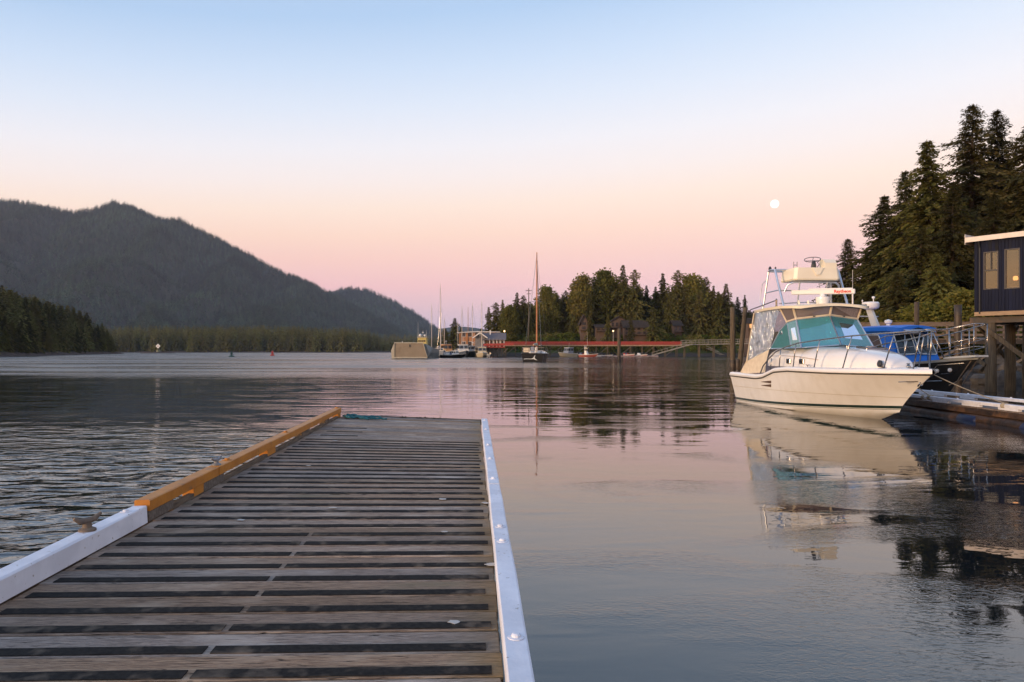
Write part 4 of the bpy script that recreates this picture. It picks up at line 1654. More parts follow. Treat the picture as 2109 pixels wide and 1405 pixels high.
    for s in (-1, 1):
        tw.tube(F[s], .042, 8)
        tw.tube(A[s], .036, 8)
        tw.tube([F[s][1], F[s][1].lerp(A[s][1], .5) + Vector((0, s * .04, .02)), A[s][1]], .036, 8)
        tw.tube([F[s][0].lerp(F[s][1], .45), A[s][0].lerp(A[s][1], .45)], .022, 6)
        tw.tube([A[s][0].lerp(A[s][1], .1) + Vector((0, 0, 0)), A[s][0].lerp(A[s][1], .25) + Vector((-.25, s * .06, 0)), A[s][0].lerp(A[s][1], .7) + Vector((-.25, s * .06, 0)), A[s][0].lerp(A[s][1], .8)], .014, 6)
        tw.tube([F[s][0] + Vector((-.1, s * .12, .1)), Vector((3.2, 0, 3.75))], .02, 6)
    for x, za in ((3.3, zt), (2.75, zt)):
        tw.tube([(x, -1.15, za), (x, 1.15, za)], .034, 8)
    # belly hoop under the platform
    hoop = [(3.72, -1.0, 4.08), (3.8, -.92, 4.32), (3.9, -.75, 4.40), (3.95, 0, 4.42), (3.9, .75, 4.40), (3.8, .92, 4.32), (3.72, 1.0, 4.08)]
    tw.tube(hoop, .034, 8)
    for y in (-.55, .45):
        tw.tube([(3.95, y, 4.42), (3.75, y, 3.57)], .028, 6)
    tw.tube([(3.4, -1.0, 4.15), (3.4, 1.0, 4.15)], .022, 6)
    tw.build('tower_frame', M_ALU, C, auto=50)
    mb = MB()
    secs = []
    for z, gx, gy in ((4.46, 0, 0), (4.51, .03, .03), (4.90, .01, -.02)):
        poly = [(3.05, -.80), (4.02, -.80), (4.10, -.70), (4.10, .70), (4.02, .80), (3.05, .80)]
        secs.append([Vector((x + (gx if x > 3.5 else 0), y + (gy if y > 0 else -gy), z)) for x, y in poly])
    mb.loft(secs, close=True, cap0=True, cap1=True)
    PF = mb.build('tower_platform', M_CREAM, C)
    mb = MB()
    mb.prism([(4.09, -.20, 4.89), (4.09, .22, 4.89), (4.11, .07, 4.66), (4.11, -.04, 4.63)], (.05, 0, 0))
    mb.build('platform_moulding', M_CREAM, PF)
    mb = MB()
    mb.prism([(4.02, .32, 4.902), (3.62, .32, 4.902), (3.62, .32, 5.22), (3.86, .32, 5.22), (4.02, .32, 5.08)], (0, .42, 0))
    mb.build('helm_pod', M_CREAM, PF)
    mb = MB()
    ring = [(3.75 + .26 * math.cos(a) * .9, .0 + .28 * math.sin(a), 5.22 + .05 * math.sin(a) - .10 * math.cos(a)) for a in [k * 6.2832 / 20 for k in range(21)]]
    mb.tube(ring, .013, 6, cap=False)
    for a in (.5, 2.6, 4.7):
        mb.tube([(3.75, 0, 5.18), (3.75 + .24 * math.cos(a), .27 * math.sin(a), 5.22 + .05 * math.sin(a) - .10 * math.cos(a))], .010, 5)
    mb.lathe([(.09, 4.925), (.08, 5.05), (.05, 5.18), (.0, 5.19)], 10, (3.80, .02, 0))
    mb.tube([(3.7, .18, 4.93), (3.72, .26, 5.06), (3.7, .20, 5.12), (3.75, .30, 5.24)], .014, 5)
    mb.build('steering_wheel', M_DARK, PF)
    mb = MB()
    for y in (-.56, -.44):
        mb.tube([(3.5, y, 4.92), (3.5, y, 5.17)], .012, 5)
    mb.tube([(3.5, -.56, 5.05), (3.5, -.44, 5.05)], .012, 5)
    mb.build('rod_bracket', M_STEEL, PF)
    mb = MB()
    for s in (-1, 1):
        mb.lathe([(.05, 0), (.06, .08), (.03, .14), (.0, .16)], 8, (2.78, s * 1.12, 4.93))
        mb.lathe([(.03, 0), (.03, .07), (.0, .09)], 8, (3.25, s * 1.12, 4.93))
    mb.build('tower_light', M_DARK, C)
    # open-array radar
    RD = MB()
    RD.lathe([(.20, 3.56), (.205, 3.62), (.24, 3.78), (.235, 3.86), (.10, 3.90), (.08, 3.98)], 18, (4.25, .12, 0))
    RDo = RD.build('radar_pedestal', M_GEL, C, auto=40)
    ba = math.radians(68)
    ax = Vector((math.cos(ba), math.sin(ba), 0)) if False else Vector((.52, .85, -.02)).normalized()
    mb = MB()
    pc = Vector((4.25, .12, 4.04))
    mb.beam(pc - ax * 1.02, pc + ax * 1.02, .13, .17, .025)
    mb.beam(pc - ax * .45 + Vector((0, 0, .10)), pc + ax * .95 + Vector((0, 0, .10)), .09, .05, .015)
    BR = mb.build('radar_array', M_GEL, RDo)
    sd = ax.cross(Vector((0, 0, 1))).normalized()
    text_part('Raytheon', .14, mat('red_letter', (.62, .035, .02), .5), BR, frame_matrix(pc + ax * .63 + sd * .068 + Vector((0, 0, .005)), ax, (0, 0, 1)), bold=.006)
    # rod holders, outrigger, antennas
    mb = MB()
    for y in (-.75, -.42, -.10):
        mb.tube([(4.35, y, 3.55), (4.30, y, 3.73)], .035, 8)
    mb.build('rod_holder', M_CREAM, C)
    mb = MB()
    mb.tube([(3.65, -1.28, 3.78), (2.4, -1.42, 3.62), (1.9, -1.5, 3.55)], .018, 6)
    mb.build('outrigger_pole', M_DARK, C)
    mb = MB()
    for s in (-1, 1):
        mb.lathe([(.05, 3.52), (.05, 3.58), (.03, 3.60), (.035, 3.80), (.02, 3.84)], 10, (3.7, s * 1.28, 0))
    mb.build('outrigger_mount', M_STEEL, C)
    # bow rail ---------------------------------------------------------------
    rail = MB()
    tops = {}
    for s in (-1, 1):
        base = lambda t: h.pt(t, 1, -.14, s) + Vector((0, 0, .13))
        pts = [base(.27) + Vector((0, 0, -.02)), base(.30) + Vector((0, 0, .28)), base(.345) + Vector((0, 0, .46)), base(.40) + Vector((0, 0, .58))]
        for t in (.47, .55, .63, .71, .79, .87, .93, .97):
            hh = np.interp(t, [.40, .55, .8, 1], [.60, .76, .94, 1.02])
            pts.append(base(t) + Vector((.12, 0, float(hh))))
        pts.append(Vector((10.45, s * .22, 2.56)))
        rail.tube(pts, .023, 7)
        for t, lean in ((.36, .0), (.43, .03), (.53, .10), (.65, .22), (.77, .28), (.89, .22), (.955, .10)):
            hh = float(np.interp(t + lean * .09, [.36, .40, .55, .8, 1], [.46, .58, .75, .93, 1.0]))
            a_ = base(t)
            b_ = base(min(.985, t + lean * .09)) + Vector((.10, 0, hh))
            rail.tube([a_, b_], .020, 6)
    rail.tube([(10.45, -.22, 2.56), (10.45, .22, 2.56)], .016, 7)
    rail.build('bow_rail', M_STEEL, C, smooth=True)
    # anchor and pulpit gear
    mb = MB()
    mb.tube([(9.9, -.62, 1.17), (9.95, .55, 1.20)], .012, 6)
    mb.tube([(10.10, -.05, 1.45), (9.95, -.03, 1.20), (9.82, -.03, 1.05)], .02, 6)
    for z in (1.27, 1.12):
        mb.tube([(9.96, -.03 + .045 * math.cos(a), z + .05 * math.sin(a)) for a in [k * .785 for k in range(9)]], .012, 5)
    mb.build('anchor', M_STEEL, C)
    mb = MB()
    mb.lathe([(.07, 1.50), (.06, 1.58), (.03, 1.62), (.055, 1.66)], 10, (9.35, 0, 0))
    for x, y in ((8.9, -.48), (8.9, .48), (6.1, -1.30), (9.75, -.2)):
        mb.tube([(x - .11, y, 1.56), (x, y, 1.54), (x + .11, y, 1.56)], .014, 6)
        mb.tube([(x, y, 1.49), (x, y, 1.55)], .018, 6)
    mb.build('deck_cleat', M_STEEL, C)
    mb = MB()
    mb.lathe([(.10, 0), (.10, .05), (.06, .07)], 12, (8.85, -.50, 1.64), Matrix.Rotation(R(80), 4, 'X'))
    mb.build('navigation_light', M_DARK, C)
    return C


CRUISER = make_cruiser()

# ------------------------------------------------------------------ finger dock at the right
def make_finger_dock():
    D = empty('finger_dock', 'low finger dock with two long white rails on wet log floats beside the cruiser', 'dock', (13.35, 0, 0))
    rnd = random.Random(3)
    M_WETPLANK = mat('finger_plank', (.20, .155, .13), .8, (.11, .085, .07), 4, (2, 12, 12), rnd=.2)
    pm = MB().box(0, 1.95, -.068, .068, .345, .39, .003).mesh('plank')
    y = 11.0
    while y < 28.4:
        link('plank', pm, M_WETPLANK, D, (0, y, rnd.uniform(-.003, .003)))
        y += .145
    for u in (.05, 1.93):
        for a, b in ((11, 16.4), (16.45, 19.9), (19.95, 24.9), (24.95, 28.4)):
            mb = MB()
            k = 8
            secs = []
            for i in range(k + 1):
                t = a + (b - a) * i / k
                w = rnd.uniform(-.006, .006)
                secs.append([(u - .06 + w, t, .462), (u - .06 + w, t, .545), (u - .048 + w, t, .556), (u + .05 + w, t, .556), (u + .06 + w, t, .545), (u + .06 + w, t, .462)])
            mb.loft(secs, close=True, cap0=True, cap1=True)
            mb.build('bull_rail', M_WHITE_PAINT, D)
        kn = MB().lathe([(.045, 0), (.045, .006), (.028, .008), (.026, .03), (.0, .034)], 8).mesh('rail_bolt')
        t = 11.8
        while t < 28.2:
            link('rail_bolt', kn, M_WHITE_PAINT, D, (u, t, .556))
            t += rnd.choice((.8, 1.4, 2.1))
        t = 11.3
        while t < 27:
            L = rnd.choice((.5, .8, 1.6))
            MB().box(u - .055, u + .055, t, t + L, .392, .461, .004).build('rail_block', rnd.choice((M_WOODGREY, M_WHITE_PAINT, M_SLEEPER)), D)
            t += L + rnd.uniform(.5, 1.1)
    # side stringer and drum logs
    M_LOGWET = mat('wet_log', (.055, .029, .015), .55, (.015, .010, .008), 1.6, (1, 1, 2), bump=.03, bscale=5, stain=(.15, .075, .035), sscale=1.8, slo=.54, shi=.70)
    for u in (.0, 1.95):
        mb = MB()
        secs = []
        for i in range(40):
            t = 11 + 17.4 * i / 39
            w = rnd.uniform(-.02, .02)
            secs.append([(u - .05 + w, t, .342), (u - .07 + w, t, .20), (u + .05, t, .20), (u + .05, t, .342)])
        mb.loft(secs, close=True, cap0=True, cap1=True)
        mb.build('side_stringer', M_LOGWET, D)
    for u, r_ in ((.12, .26), (.98, .26), (1.83, .26)):
        mb = MB()
        mb.tube([(u + .02 * math.sin(t * 1.7), 11 + t, -.04 + .02 * math.sin(t * .9)) for t in range(0, 18)], [r_ + rnd.uniform(-.03, .02) for _ in range(18)], 12)
        mb.build('float_log', M_LOGWET, D, smooth=True)
    M_BLUE = mat('blue_drum', (.003, .010, .055), .5, (.004, .012, .045), 5)
    for t in (13.6, 16.0, 18.5, 21.2):
        MB().lathe([(.0, -.45), (.20, -.45), (.24, -.38), (.24, .38), (.20, .45), (.0, .45)], 14, (.02, t, -.07), Matrix.Rotation(R(90), 4, 'X')).build('float_drum', M_BLUE, D, smooth=True)
    return D


make_finger_dock()


def sag_rope(name, a, b, sag, r_, label, mat_=M_ROPE, wraps=None):
    a, b = Vector(a), Vector(b)
    pts = [a.lerp(b, i / 20) - Vector((0, 0, sag * 4 * (i / 20) * (1 - i / 20))) for i in range(21)]
    mb = MB()
    mb.tube(pts, r_, 6)
    for (c, rr) in (wraps or []):
        c = Vector(c)
        for k in range(4):
            mb.tube([c + Vector((rr * math.cos(t * .7), (k - 1.5) * .035, rr * .8 * math.sin(t * .7))) for t in range(10)], r_ * 1.1, 5)
    o = mb.build(name, mat_, smooth=True)
    tag(o, label, 'rope')
    return o


sag_rope('mooring_line', (11.15, 19.52, 1.44), (13.4, 19.75, .57), .05, .014, 'tan mooring line stretched from the cruiser bow to the finger dock', wraps=[((13.4, 19.8, .51), .085)])
sag_rope('dock_line', (12.0, 22.6, 1.50), (13.4, 23.3, .56), .10, .014, 'coiled dock line tied round the white rail beside the cruiser hull', wraps=[((13.4, 23.3, .51), .10), ((13.4, 23.65, .50), .09)])


# ------------------------------------------------------------------ blue cabin boat
def make_blue_boat():
    B = empty('cabin_boat', 'black hulled cabin boat with bright blue wheelhouse and railed bow behind the finger dock', 'boat')
    place(B, (.25, -.968), (14.95, 34.5, 0))
    M_BLK = mat('black_hull_paint', (.018, .018, .019), .4, (.026, .025, .024), 1.5, spec=.25)
    M_BLU = mat('bright_blue_paint', (.006, .15, .60), .4, (.007, .135, .53), 1.4, spec=.3)
    M_GRY = mat('pale_alloy', (.50, .50, .47), .45, (.43, .43, .40), 3, metal=.3)
    h = Hull(6.9, 8.2, 1.45, 1.2, [(0, 1.15), (.4, 1.22), (.7, 1.45), (1, 1.72)], [(0, 0), (.5, .05), (1, .35)], t0=.4, ps=2.4, pw=1.6, rake=1.1)
    h.shell(7, 30).build('hull', M_BLK, B, auto=40)
    h.band(lambda t: h.z_at(h.zs, t) - .03, lambda t: h.z_at(h.zs, t) + .07, .035, 30).build('gunwale_strake', M_GRY, B)
    h.deck(-.03, .05, .01).build('deck', M_GRY, B, smooth=True)
    mb = MB()
    # pulpit plate at the bow
    mb.prism([(7.2, -.55, 1.70), (8.35, -.30, 1.78), (8.35, .30, 1.78), (7.2, .55, 1.70)], (0, 0, .07))
    mb.build('bow_pulpit', M_GRY, B)
    # wheelhouse
    secs = []
    cab = [(1.4, 1.10, 1.3, 2.92), (3.6, 1.12, 1.35, 2.98), (4.7, 1.08, 1.42, 2.95)]
    mb = MB()
    for x, w, z0, z1 in cab:
        secs.append([(x, -w, z0), (x, -w * .93, z1 - .12), (x, -w * .8, z1 - .03), (x, 0, z1 + .03), (x, w * .8, z1 - .03), (x, w * .93, z1 - .12), (x, w, z0)])
    x = 5.55
    secs.append([(x, -1.02, 1.5), (x - .62, -.90, 2.83), (x - .62, -.8, 2.90), (x - .58, 0, 2.94), (x - .62, .8, 2.90), (x - .62, .90, 2.83), (x, 1.02, 1.5)])
    mb.loft(secs, cap0=True, cap1=True)
    W = mb.build('wheelhouse', M_BLU, B)
    mb = MB()
    mb.loft([[(xx, -w, z), (xx, -w * .6, z + .07), (xx, 0, z + .10), (xx, w * .6, z + .07), (xx, w, z), (xx, w, z - .17), (xx, 0, z + .03), (xx, -w, z - .17)] for xx, w, z in ((1.2, 1.08, 2.93), (3.6, 1.18, 2.98), (5.0, 1.10, 2.97), (5.45, .85, 2.92))], close=True, cap0=True, cap1=True)
    mb.build('wheelhouse_roof', M_BLU, B)
    M_BG = mat('dark_boat_glass', (.015, .02, .024), .05, (.02, .026, .03), 3)
    M_FR = mat('window_trim', (.62, .66, .68), .4)

    def window(corners, name='window', parent=W):
        c = [Vector(p) for p in corners]
        nrm = (c[1] - c[0]).cross(c[3] - c[0]).normalized()
        if (W and nrm.x < 0 and abs(nrm.x) > .5):
            nrm = -nrm
        mid = sum(c, Vector()) / 4
        fr = MB()
        loop = c + [c[0], c[1]]
        pts = []
        for i in range(4):
            a, b_, d = c[i - 1], c[i], c[(i + 1) % 4]
            pts += [b_.lerp(a, .12), b_.lerp(a, .04).lerp(b_.lerp(d, .04), .5), b_.lerp(d, .12)]
        pts.append(pts[0])
        fr.tube([p + nrm * .012 for p in pts], .022, 6, cap=False)
        f = fr.build(name, M_FR, parent)
        MB().prism([p + nrm * .006 for p in pts[:-1]], nrm * .006).build('pane', M_BG, f)
    # starboard side windows and front panes
    window([(2.0, -1.065, 2.0), (3.35, -1.075, 2.02), (3.30, -1.05, 2.66), (1.95, -1.04, 2.64)])
    window([(3.55, -1.075, 2.02), (4.75, -1.05, 2.05), (4.45, -1.02, 2.66), (3.52, -1.05, 2.66)])
    window([(5.42, -.92, 1.86), (5.44, -.06, 1.88), (5.08, -.06, 2.70), (5.06, -.84, 2.66)])
    window([(5.44, .06, 1.88), (5.42, .92, 1.86), (5.06, .84, 2.66), (5.08, .06, 2.70)])
    mb = MB()
    mb.prism([(5.0, -.75, 2.93), (5.6, -.70, 2.78), (5.6, .70, 2.78), (5.0, .75, 2.93)], (0, 0, .04))
    mb.build('sun_visor', M_FR, W)
    mb = MB()
    mb.tube([(5.42, -.35, 2.0), (5.2, -.6, 2.5)], .012, 5)
    mb.tube([(5.42, .45, 2.0), (5.2, .2, 2.5)], .012, 5)
    mb.build('wiper', M_DARK, W)
    # radar arch and dome
    mb = MB()
    mb.prism([(3.1, -.20, 2.98), (3.5, -.20, 2.98), (3.05, -.20, 3.82), (2.75, -.20, 3.82)], (0, .12, 0))
    mb.tube([(2.9, -1.0, 3.5), (2.9, .3, 3.5)], .028, 6)
    mb.build('radar_mast', M_GRY, B)
    mb = MB()
    mb.lathe([(.18, 3.80), (.30, 3.84), (.345, 3.90), (.35, 4.06), (.30, 4.12), (.0, 4.15)], 22, (2.95, -.12, 0))
    RD = mb.build('radar_dome', M_GEL, B, auto=40)
    M_LET = mat('dark_letter', (.03, .03, .03), .5)
    dirn = Vector((.62, -.78, 0)).normalized()
    sx = Vector((0, 0, 1)).cross(dirn)
    text_part('marine', .12, M_LET, RD, frame_matrix(Vector((2.95, -.12, 3.99)) + dirn * .352 - sx * .16, sx - dirn * .30, (0, 0, 1)), bold=.004)
    mb = MB()
    mb.tube([(2.95, .02, 4.13), (2.95, .02, 4.25)], .02, 6)
    mb.lathe([(.02, 4.24), (.07, 4.31), (.06, 4.36), (.0, 4.38)], 10, (2.95, .02, 0))
    mb.tube([(2.8, -.42, 4.05), (2.8, -.42, 4.16)], .014, 6)
    mb.lathe([(.02, 4.14), (.035, 4.18), (.0, 4.24)], 8, (2.8, -.42, 0))
    mb.lathe([(.09, 3.02), (.08, 3.14), (.15, 3.20), (.16, 3.30), (.0, 3.36)], 12, (3.5, .30, 0))
    mb.build('antenna', M_GEL, B)
    mb = MB()
    mb.tube([(2.9, -1.0, 3.45), (2.9, -1.0, 3.62)], .03, 6)
    mb.tube([(2.9, -1.0, 3.60), (2.9, -1.0, 4.52)], .032, 8)
    mb.tube([(2.9, -1.0, 4.5), (2.9, -1.0, 5.5)], .007, 5)
    mb.build('whip_antenna', M_GEL, B)
    # bow rails
    mb = MB()
    for s in (-1, 1):
        base = [h.pt(t, 1, -.05, s) + Vector((0, 0, .05)) for t in (.52, .62, .72, .82, .90)] + [Vector((8.3, s * .30, 1.84))]
        for k, zz in enumerate((1.15, .62, .32)):
            top = [p + Vector((0, 0, zz)) for p in base]
            if k == 0:
                top = [base[0] + Vector((0, 0, .05)), base[0] + Vector((.1, 0, .95))] + top[1:]
            mb.tube(top, .022 if k == 0 else .014, 6)
        for p in base[1:]:
            mb.tube([p, p + Vector((0, 0, 1.15))], .020, 6)
    for zz in (1.15, .62, .32):
        mb.tube([(8.3, -.30, 1.84 + zz), (8.36, 0, 1.84 + zz), (8.3, .30, 1.84 + zz)], .02, 6)
    mb.tube([(7.3, -.62, 1.75), (6.9, -.80, 2.85)], .025, 6)
    mb.build('bow_rail', M_STEEL, B, smooth=True)
    # anchor well with two fenders in a frame, anchor rollers on the stem
    mb = MB()
    q0, q1 = .62, .90
    c = [h.pt(.86, q0, .01, -1), h.pt(.955, q0, .01, -1), h.pt(.965, q1, .01, -1), h.pt(.87, q1, .01, -1)]
    for i in range(4):
        mb.tube([c[i], c[(i + 1) % 4]], .018, 5)
    mb.build('hawse_frame', M_STEEL, B)
    mb = MB()
    for t in (.885, .935):
        p = h.pt(t, .72, .04, -1)
        mb.lathe([(.0, -.08), (.06, -.06), (.08, 0), (.06, .06), (.0, .08)], 10, p)
    mb.build('hawse_ball', M_GEL, B, smooth=True)
    mb = MB()
    mb.tube([(8.0, -.1, 1.65), (7.5, -.12, 1.0), (7.15, -.1, .5)], .02, 5)
    mb.tube([(8.05, .1, 1.65), (7.6, .1, 1.0), (7.3, .1, .6)], .016, 5)
    mb.tube([(7.2, -.3, .7), (7.5, 0, .95), (7.2, .3, .7)], .022, 5)
    mb.build('bow_anchor', M_RUST, B)
    return B


make_blue_boat()


# ------------------------------------------------------------------ navy house on piles
def make_house():
    A = Vector((22.9, 36.0, 0)); u = Vector((.577, -.817, 0)); v = Vector((.817, .577, 0)); n_ = -v
    H = empty('pile_house', 'dark navy board clad house with flat white edged roof standing on piles', 'house', A)
    M_NAVY = mat('navy_boards', (.0045, .0065, .020), .7, (.007, .010, .026), 2.5, (8, 8, .6), rnd=.25, bump=.004, spec=.15, stain=(.014, .013, .008), sscale=.9, slo=.56, shi=.8)
    zb, zt, L, Dp = 3.92, 7.42, 6.0, 5.0
    up = Vector((0, 0, 1))
    # openings along the wall: (start, end, bottom, top)
    W1 = (.37, 1.02, 5.0, 6.84)
    W2 = (1.28, 1.93, 4.97, 6.88)
    W3 = (3.2, 4.4, 5.0, 6.86)
    bw = .145

    def clear(a, b):
        """Heights left for a board between a and b."""
        segs = [(zb, zt)]
        for s, e, z0, z1 in (W1, W2, W3):
            if b > s + .005 and a < e - .005:
                ns = []
                for p, q_ in segs:
                    ns += [(p, z0), (z1, q_)]
                segs = ns
        return segs
    edges = sorted(set([0] + [i * bw for i in range(1, int(L / bw) + 1)] + [w[0] for w in (W1, W2, W3)] + [w[1] for w in (W1, W2, W3)]))
    for a, b in zip(edges[:-1], edges[1:]):
        if b - a < .02:
            continue
        for p, q_ in clear(a, b):
            c0 = u * (a + .005); c1 = u * (b - .005)
            mb = MB()
            mb.prism([c0 + up * p, c1 + up * p, c1 + up * q_, c0 + up * q_], v * .03)
            mb.build('board', M_NAVY, H)
    # backing wall with the same openings, other walls, floor and ceiling
    mb = MB()
    for a, b in ((0, W1[0]), (W1[1], W2[0]), (W2[1], W3[0]), (W3[1], L)):
        mb.prism([u * a + up * zb + v * .032, u * b + up * zb + v * .032, u * b + up * zt + v * .032, u * a + up * zt + v * .032], v * .10)
    for w in (W1, W2, W3):
        mb.prism([u * w[0] + up * zb + v * .032, u * w[1] + up * zb + v * .032, u * w[1] + up * w[2] + v * .032, u * w[0] + up * w[2] + v * .032], v * .10)
        mb.prism([u * w[0] + up * w[3] + v * .032, u * w[1] + up * w[3] + v * .032, u * w[1] + up * zt + v * .032, u * w[0] + up * zt + v * .032], v * .10)
    mb.build('front_wall', M_NAVY, H)
    mb = MB()
    mb.prism([u * 0 + up * zb + v * .135, v * Dp + up * zb, v * Dp + up * zt, up * zt + v * .135], u * .12)
    mb.prism([u * (L - .12) + up * zb + v * .135, u * (L - .12) + v * Dp + up * zb, u * (L - .12) + v * Dp + up * zt, u * (L - .12) + up * zt + v * .135], u * .12)
    mb.prism([u * .125 + v * (Dp - .1) + up * zb, u * (L - .125) + v * (Dp - .1) + up * zb, u * (L - .125) + v * (Dp - .1) + up * zt, u * .125 + v * (Dp - .1) + up * zt], v * .1)
    mb.build('wall', M_NAVY, H)
    M_INSIDE = mat('warm_plaster', (.15, .092, .068), .9, (.12, .075, .055), 2)
    mb = MB()
    mb.prism([u * .14 + v * 2.6 + up * zb, u * (L - .14) + v * 2.6 + up * zb, u * (L - .14) + v * 2.6 + up * zt, u * .14 + v * 2.6 + up * zt], v * .08)
    mb.prism([u * .14 + v * .15 + up * (zb + .002), u * (L - .14) + v * .15 + up * (zb + .002), u * (L - .14) + v * 2.55 + up * (zb + .002), u * .14 + v * 2.55 + up * (zb + .002)], up * .05)
    mb.build('room_lining', M_INSIDE, H)
    # windows
    M_WF = mat('dark_window_frame', (.028, .022, .022), .5)
    M_WG = glass_mat('house_glass', (.66, .60, .60), .14, .05)

    def win(w, mullions):
        a, b, z0, z1 = w
        fr = MB()
        t = .05
        for (p, q_, zz0, zz1) in ((a, a + t, z0, z1), (b - t, b, z0, z1), (a + t, b - t, z0, z0 + t), (a + t, b - t, z1 - t, z1)) + tuple(mullions):
            fr.prism([u * p + up * zz0 - v * .02, u * q_ + up * zz0 - v * .02, u * q_ + up * zz1 - v * .02, u * p + up * zz1 - v * .02], v * .10)
        F = fr.build('window', M_WF, H)
        MB().prism([u * (a + t * .6) + up * (z0 + t * .6) + v * .05, u * (b - t * .6) + up * (z0 + t * .6) + v * .05, u * (b - t * .6) + up * (z1 - t * .6) + v * .05, u * (a + t * .6) + up * (z1 - t * .6) + v * .05], v * .006).build('pane', M_WG, F)
    zm = 5.93
    win(W1, ((W1[0] + .05, W1[1] - .05, zm - .03, zm + .03), ((W1[0] + W1[1]) / 2 - .02, (W1[0] + W1[1]) / 2 + .02, zm + .03, W1[3] - .05)))
    win(W2, ())
    win(W3, ())
    # roof with white fascia
    M_ROOF = mat('roof_felt', (.06, .048, .042), .9, (.045, .036, .032), 3)
    mb = MB()
    o0 = -u * .35 - v * .22
    mb.prism([o0 + up * zt + Vector((0, 0, .01)), u * (L + .6) - v * .22 + up * (zt + .01), u * (L + .6) + v * (Dp + .5) + up * (zt + .01), -u * .35 + v * (Dp + .5) + up * (zt + .01)], up * .20)
    RF = mb.build('roof', M_ROOF, H)
    mb = MB()
    mb.prism([o0 + up * (zt - .04) - v * .03, u * (L + .6) - v * .25 + up * (zt - .04), u * (L + .6) - v * .25 + up * (zt + .20), o0 + up * (zt + .20) - v * .03], v * .028)
    mb.prism([o0 + up * (zt - .14) - u * .03 - v * .03, -u * .38 + v * (Dp + .5) + up * (zt - .14), -u * .38 + v * (Dp + .5) + up * (zt + .36), o0 + up * (zt + .36) - u * .03 - v * .03], u * .028)
    mb.build('fascia', mat('cream_trim', (.66, .58, .50), .6, (.58, .50, .43), 4), RF)
    mb = MB()
    mb.prism([o0 + u * .1 + v * .3 + up * (zt + .21), u * (L + .5) - v * .15 + up * (zt + .21), u * (L + .5) + v * 3 + up * (zt + .52), o0 + u * .1 + v * 3.4 + up * (zt + .52)], up * .03)
    mb.build('roof_sheet', M_ROOF, RF)
    # floor beam, joists, deck boards
    M_BEAM = mat('tan_beam', (.36, .24, .14), .8, (.26, .17, .10), 3, (1, 1, 8))
    mb = MB()
    mb.prism([-u * .02 - v * .06 + up * (zb - .20), u * L - v * .06 + up * (zb - .20), u * L - v * .06 + up * (zb - .005), -u * .02 - v * .06 + up * (zb - .005)], v * .14)
    mb.build('rim_beam', M_BEAM, H)
    for k in range(6):
        mb = MB()
        mb.beam(-u * .35 + v * (.3 + k * .9) + up * (zb - .40), u * (L + .3) + v * (.3 + k * .9) + up * (zb - .40), .16, .30, .01)
        mb.build('floor_joist', M_WETPILE, H)
    mb = MB()
    mb.prism([v * .1 + up * (zb - .05), u * L + v * .1 + up * (zb - .05), u * L + v * Dp + up * (zb - .05), v * Dp + up * (zb - .05)], up * .04)
    mb.build('floor', M_WOODGREY, H)
    for a in (.55, 3.0, 5.4):
        for b in (.35, 2.6, 4.8):
            p = u * a + v * b
            MB().tube([p + up * -1.5, p + up * 1.0, p + up * (zb - .55)], [.27, .26, .24], 10).build('pile', M_PILE, H, smooth=True)
    mb = MB()
    mb.beam(u * .2 + v * .1 + up * 3.3, u * 2.9 + v * .1 + up * 1.0, .10, .2)
    mb.beam(u * -1.6 + v * .12 + up * 2.9, u * .4 + v * .12 + up * 1.3, .10, .18)
    mb.beam(v * .3 + up * 3.3, v * 4.8 + up * 1.0, .10, .2)
    mb.beam(v * 4.8 + u * .1 + up * 3.3, v * .3 + u * .1 + up * 1.0, .10, .2)
    mb.build('cross_brace', M_PILE, H)
    # corner board and downpipe
    mb = MB(); mb.prism([-u * .03 - v * .028 + up * zb, u * .11 - v * .028 + up * zb, u * .11 - v * .028 + up * (zt - .06), -u * .03 - v * .028 + up * (zt - .06)], v * .026); mb.build('corner_board', M_NAVY, H)
    mb = MB(); mb.tube([u * .22 - v * .20 + up * (zt - .05), u * .22 - v * .06 + up * (zt - .35), u * .22 - v * .06 + up * (zb - .1)], .035, 8); mb.build('downpipe', M_DARK, H)
    # lit table lamp in the second window
    M_LAMP = mat('lamp_glow', (.9, .6, .3), .5, emit=(1.0, .46, .13), estr=3.4)
    lp = empty('table_lamp', 'small glowing orange lamp seen through the right window of the navy house', 'lamp', A + u * 1.47 + v * .75)
    mb = MB(); mb.lathe([(.07, 5.42), (.11, 5.46), (.10, 5.58), (.06, 5.62)], 12); mb.build('lamp_shade', M_LAMP, lp, smooth=True)
    mb = MB(); mb.lathe([(.08, 5.12), (.08, 5.14), (.015, 5.17), (.015, 5.42)], 10); mb.build('lamp_stand', M_DARK, lp)
    mb = MB()
    tb = empty('side_table', 'low pale cabinet under the glowing lamp inside the navy house', 'cabinet', A)
    mb.prism([u * .75 + v * .5 + up * zb, u * 2.0 + v * .5 + up * zb, u * 2.0 + v * 1.0 + up * zb, u * .75 + v * 1.0 + up * zb], up * 1.19)
    mb.build('cabinet_body', mat('grey_cabinet', (.34, .31, .30), .6), tb)
    mb = MB(); mb.prism([u * .7 + v * .45 + up * 5.112, u * 2.05 + v * .45 + up * 5.112, u * 2.05 + v * 1.05 + up * 5.112, u * .7 + v * 1.05 + up * 5.112], up * .03)
    mb.build('cabinet_top', mat('brown_top', (.12, .07, .045), .5), tb)
    pl = bpy.data.lights.new('lamp_light', 'POINT'); pl.energy = 5; pl.color = (1, .62, .30); pl.shadow_soft_size = .12
    po = bpy.data.objects.new('lamp_light', pl); COL.objects.link(po); po.location = A + u * 1.47 + v * .75 + up * 5.8
    return H


make_house()


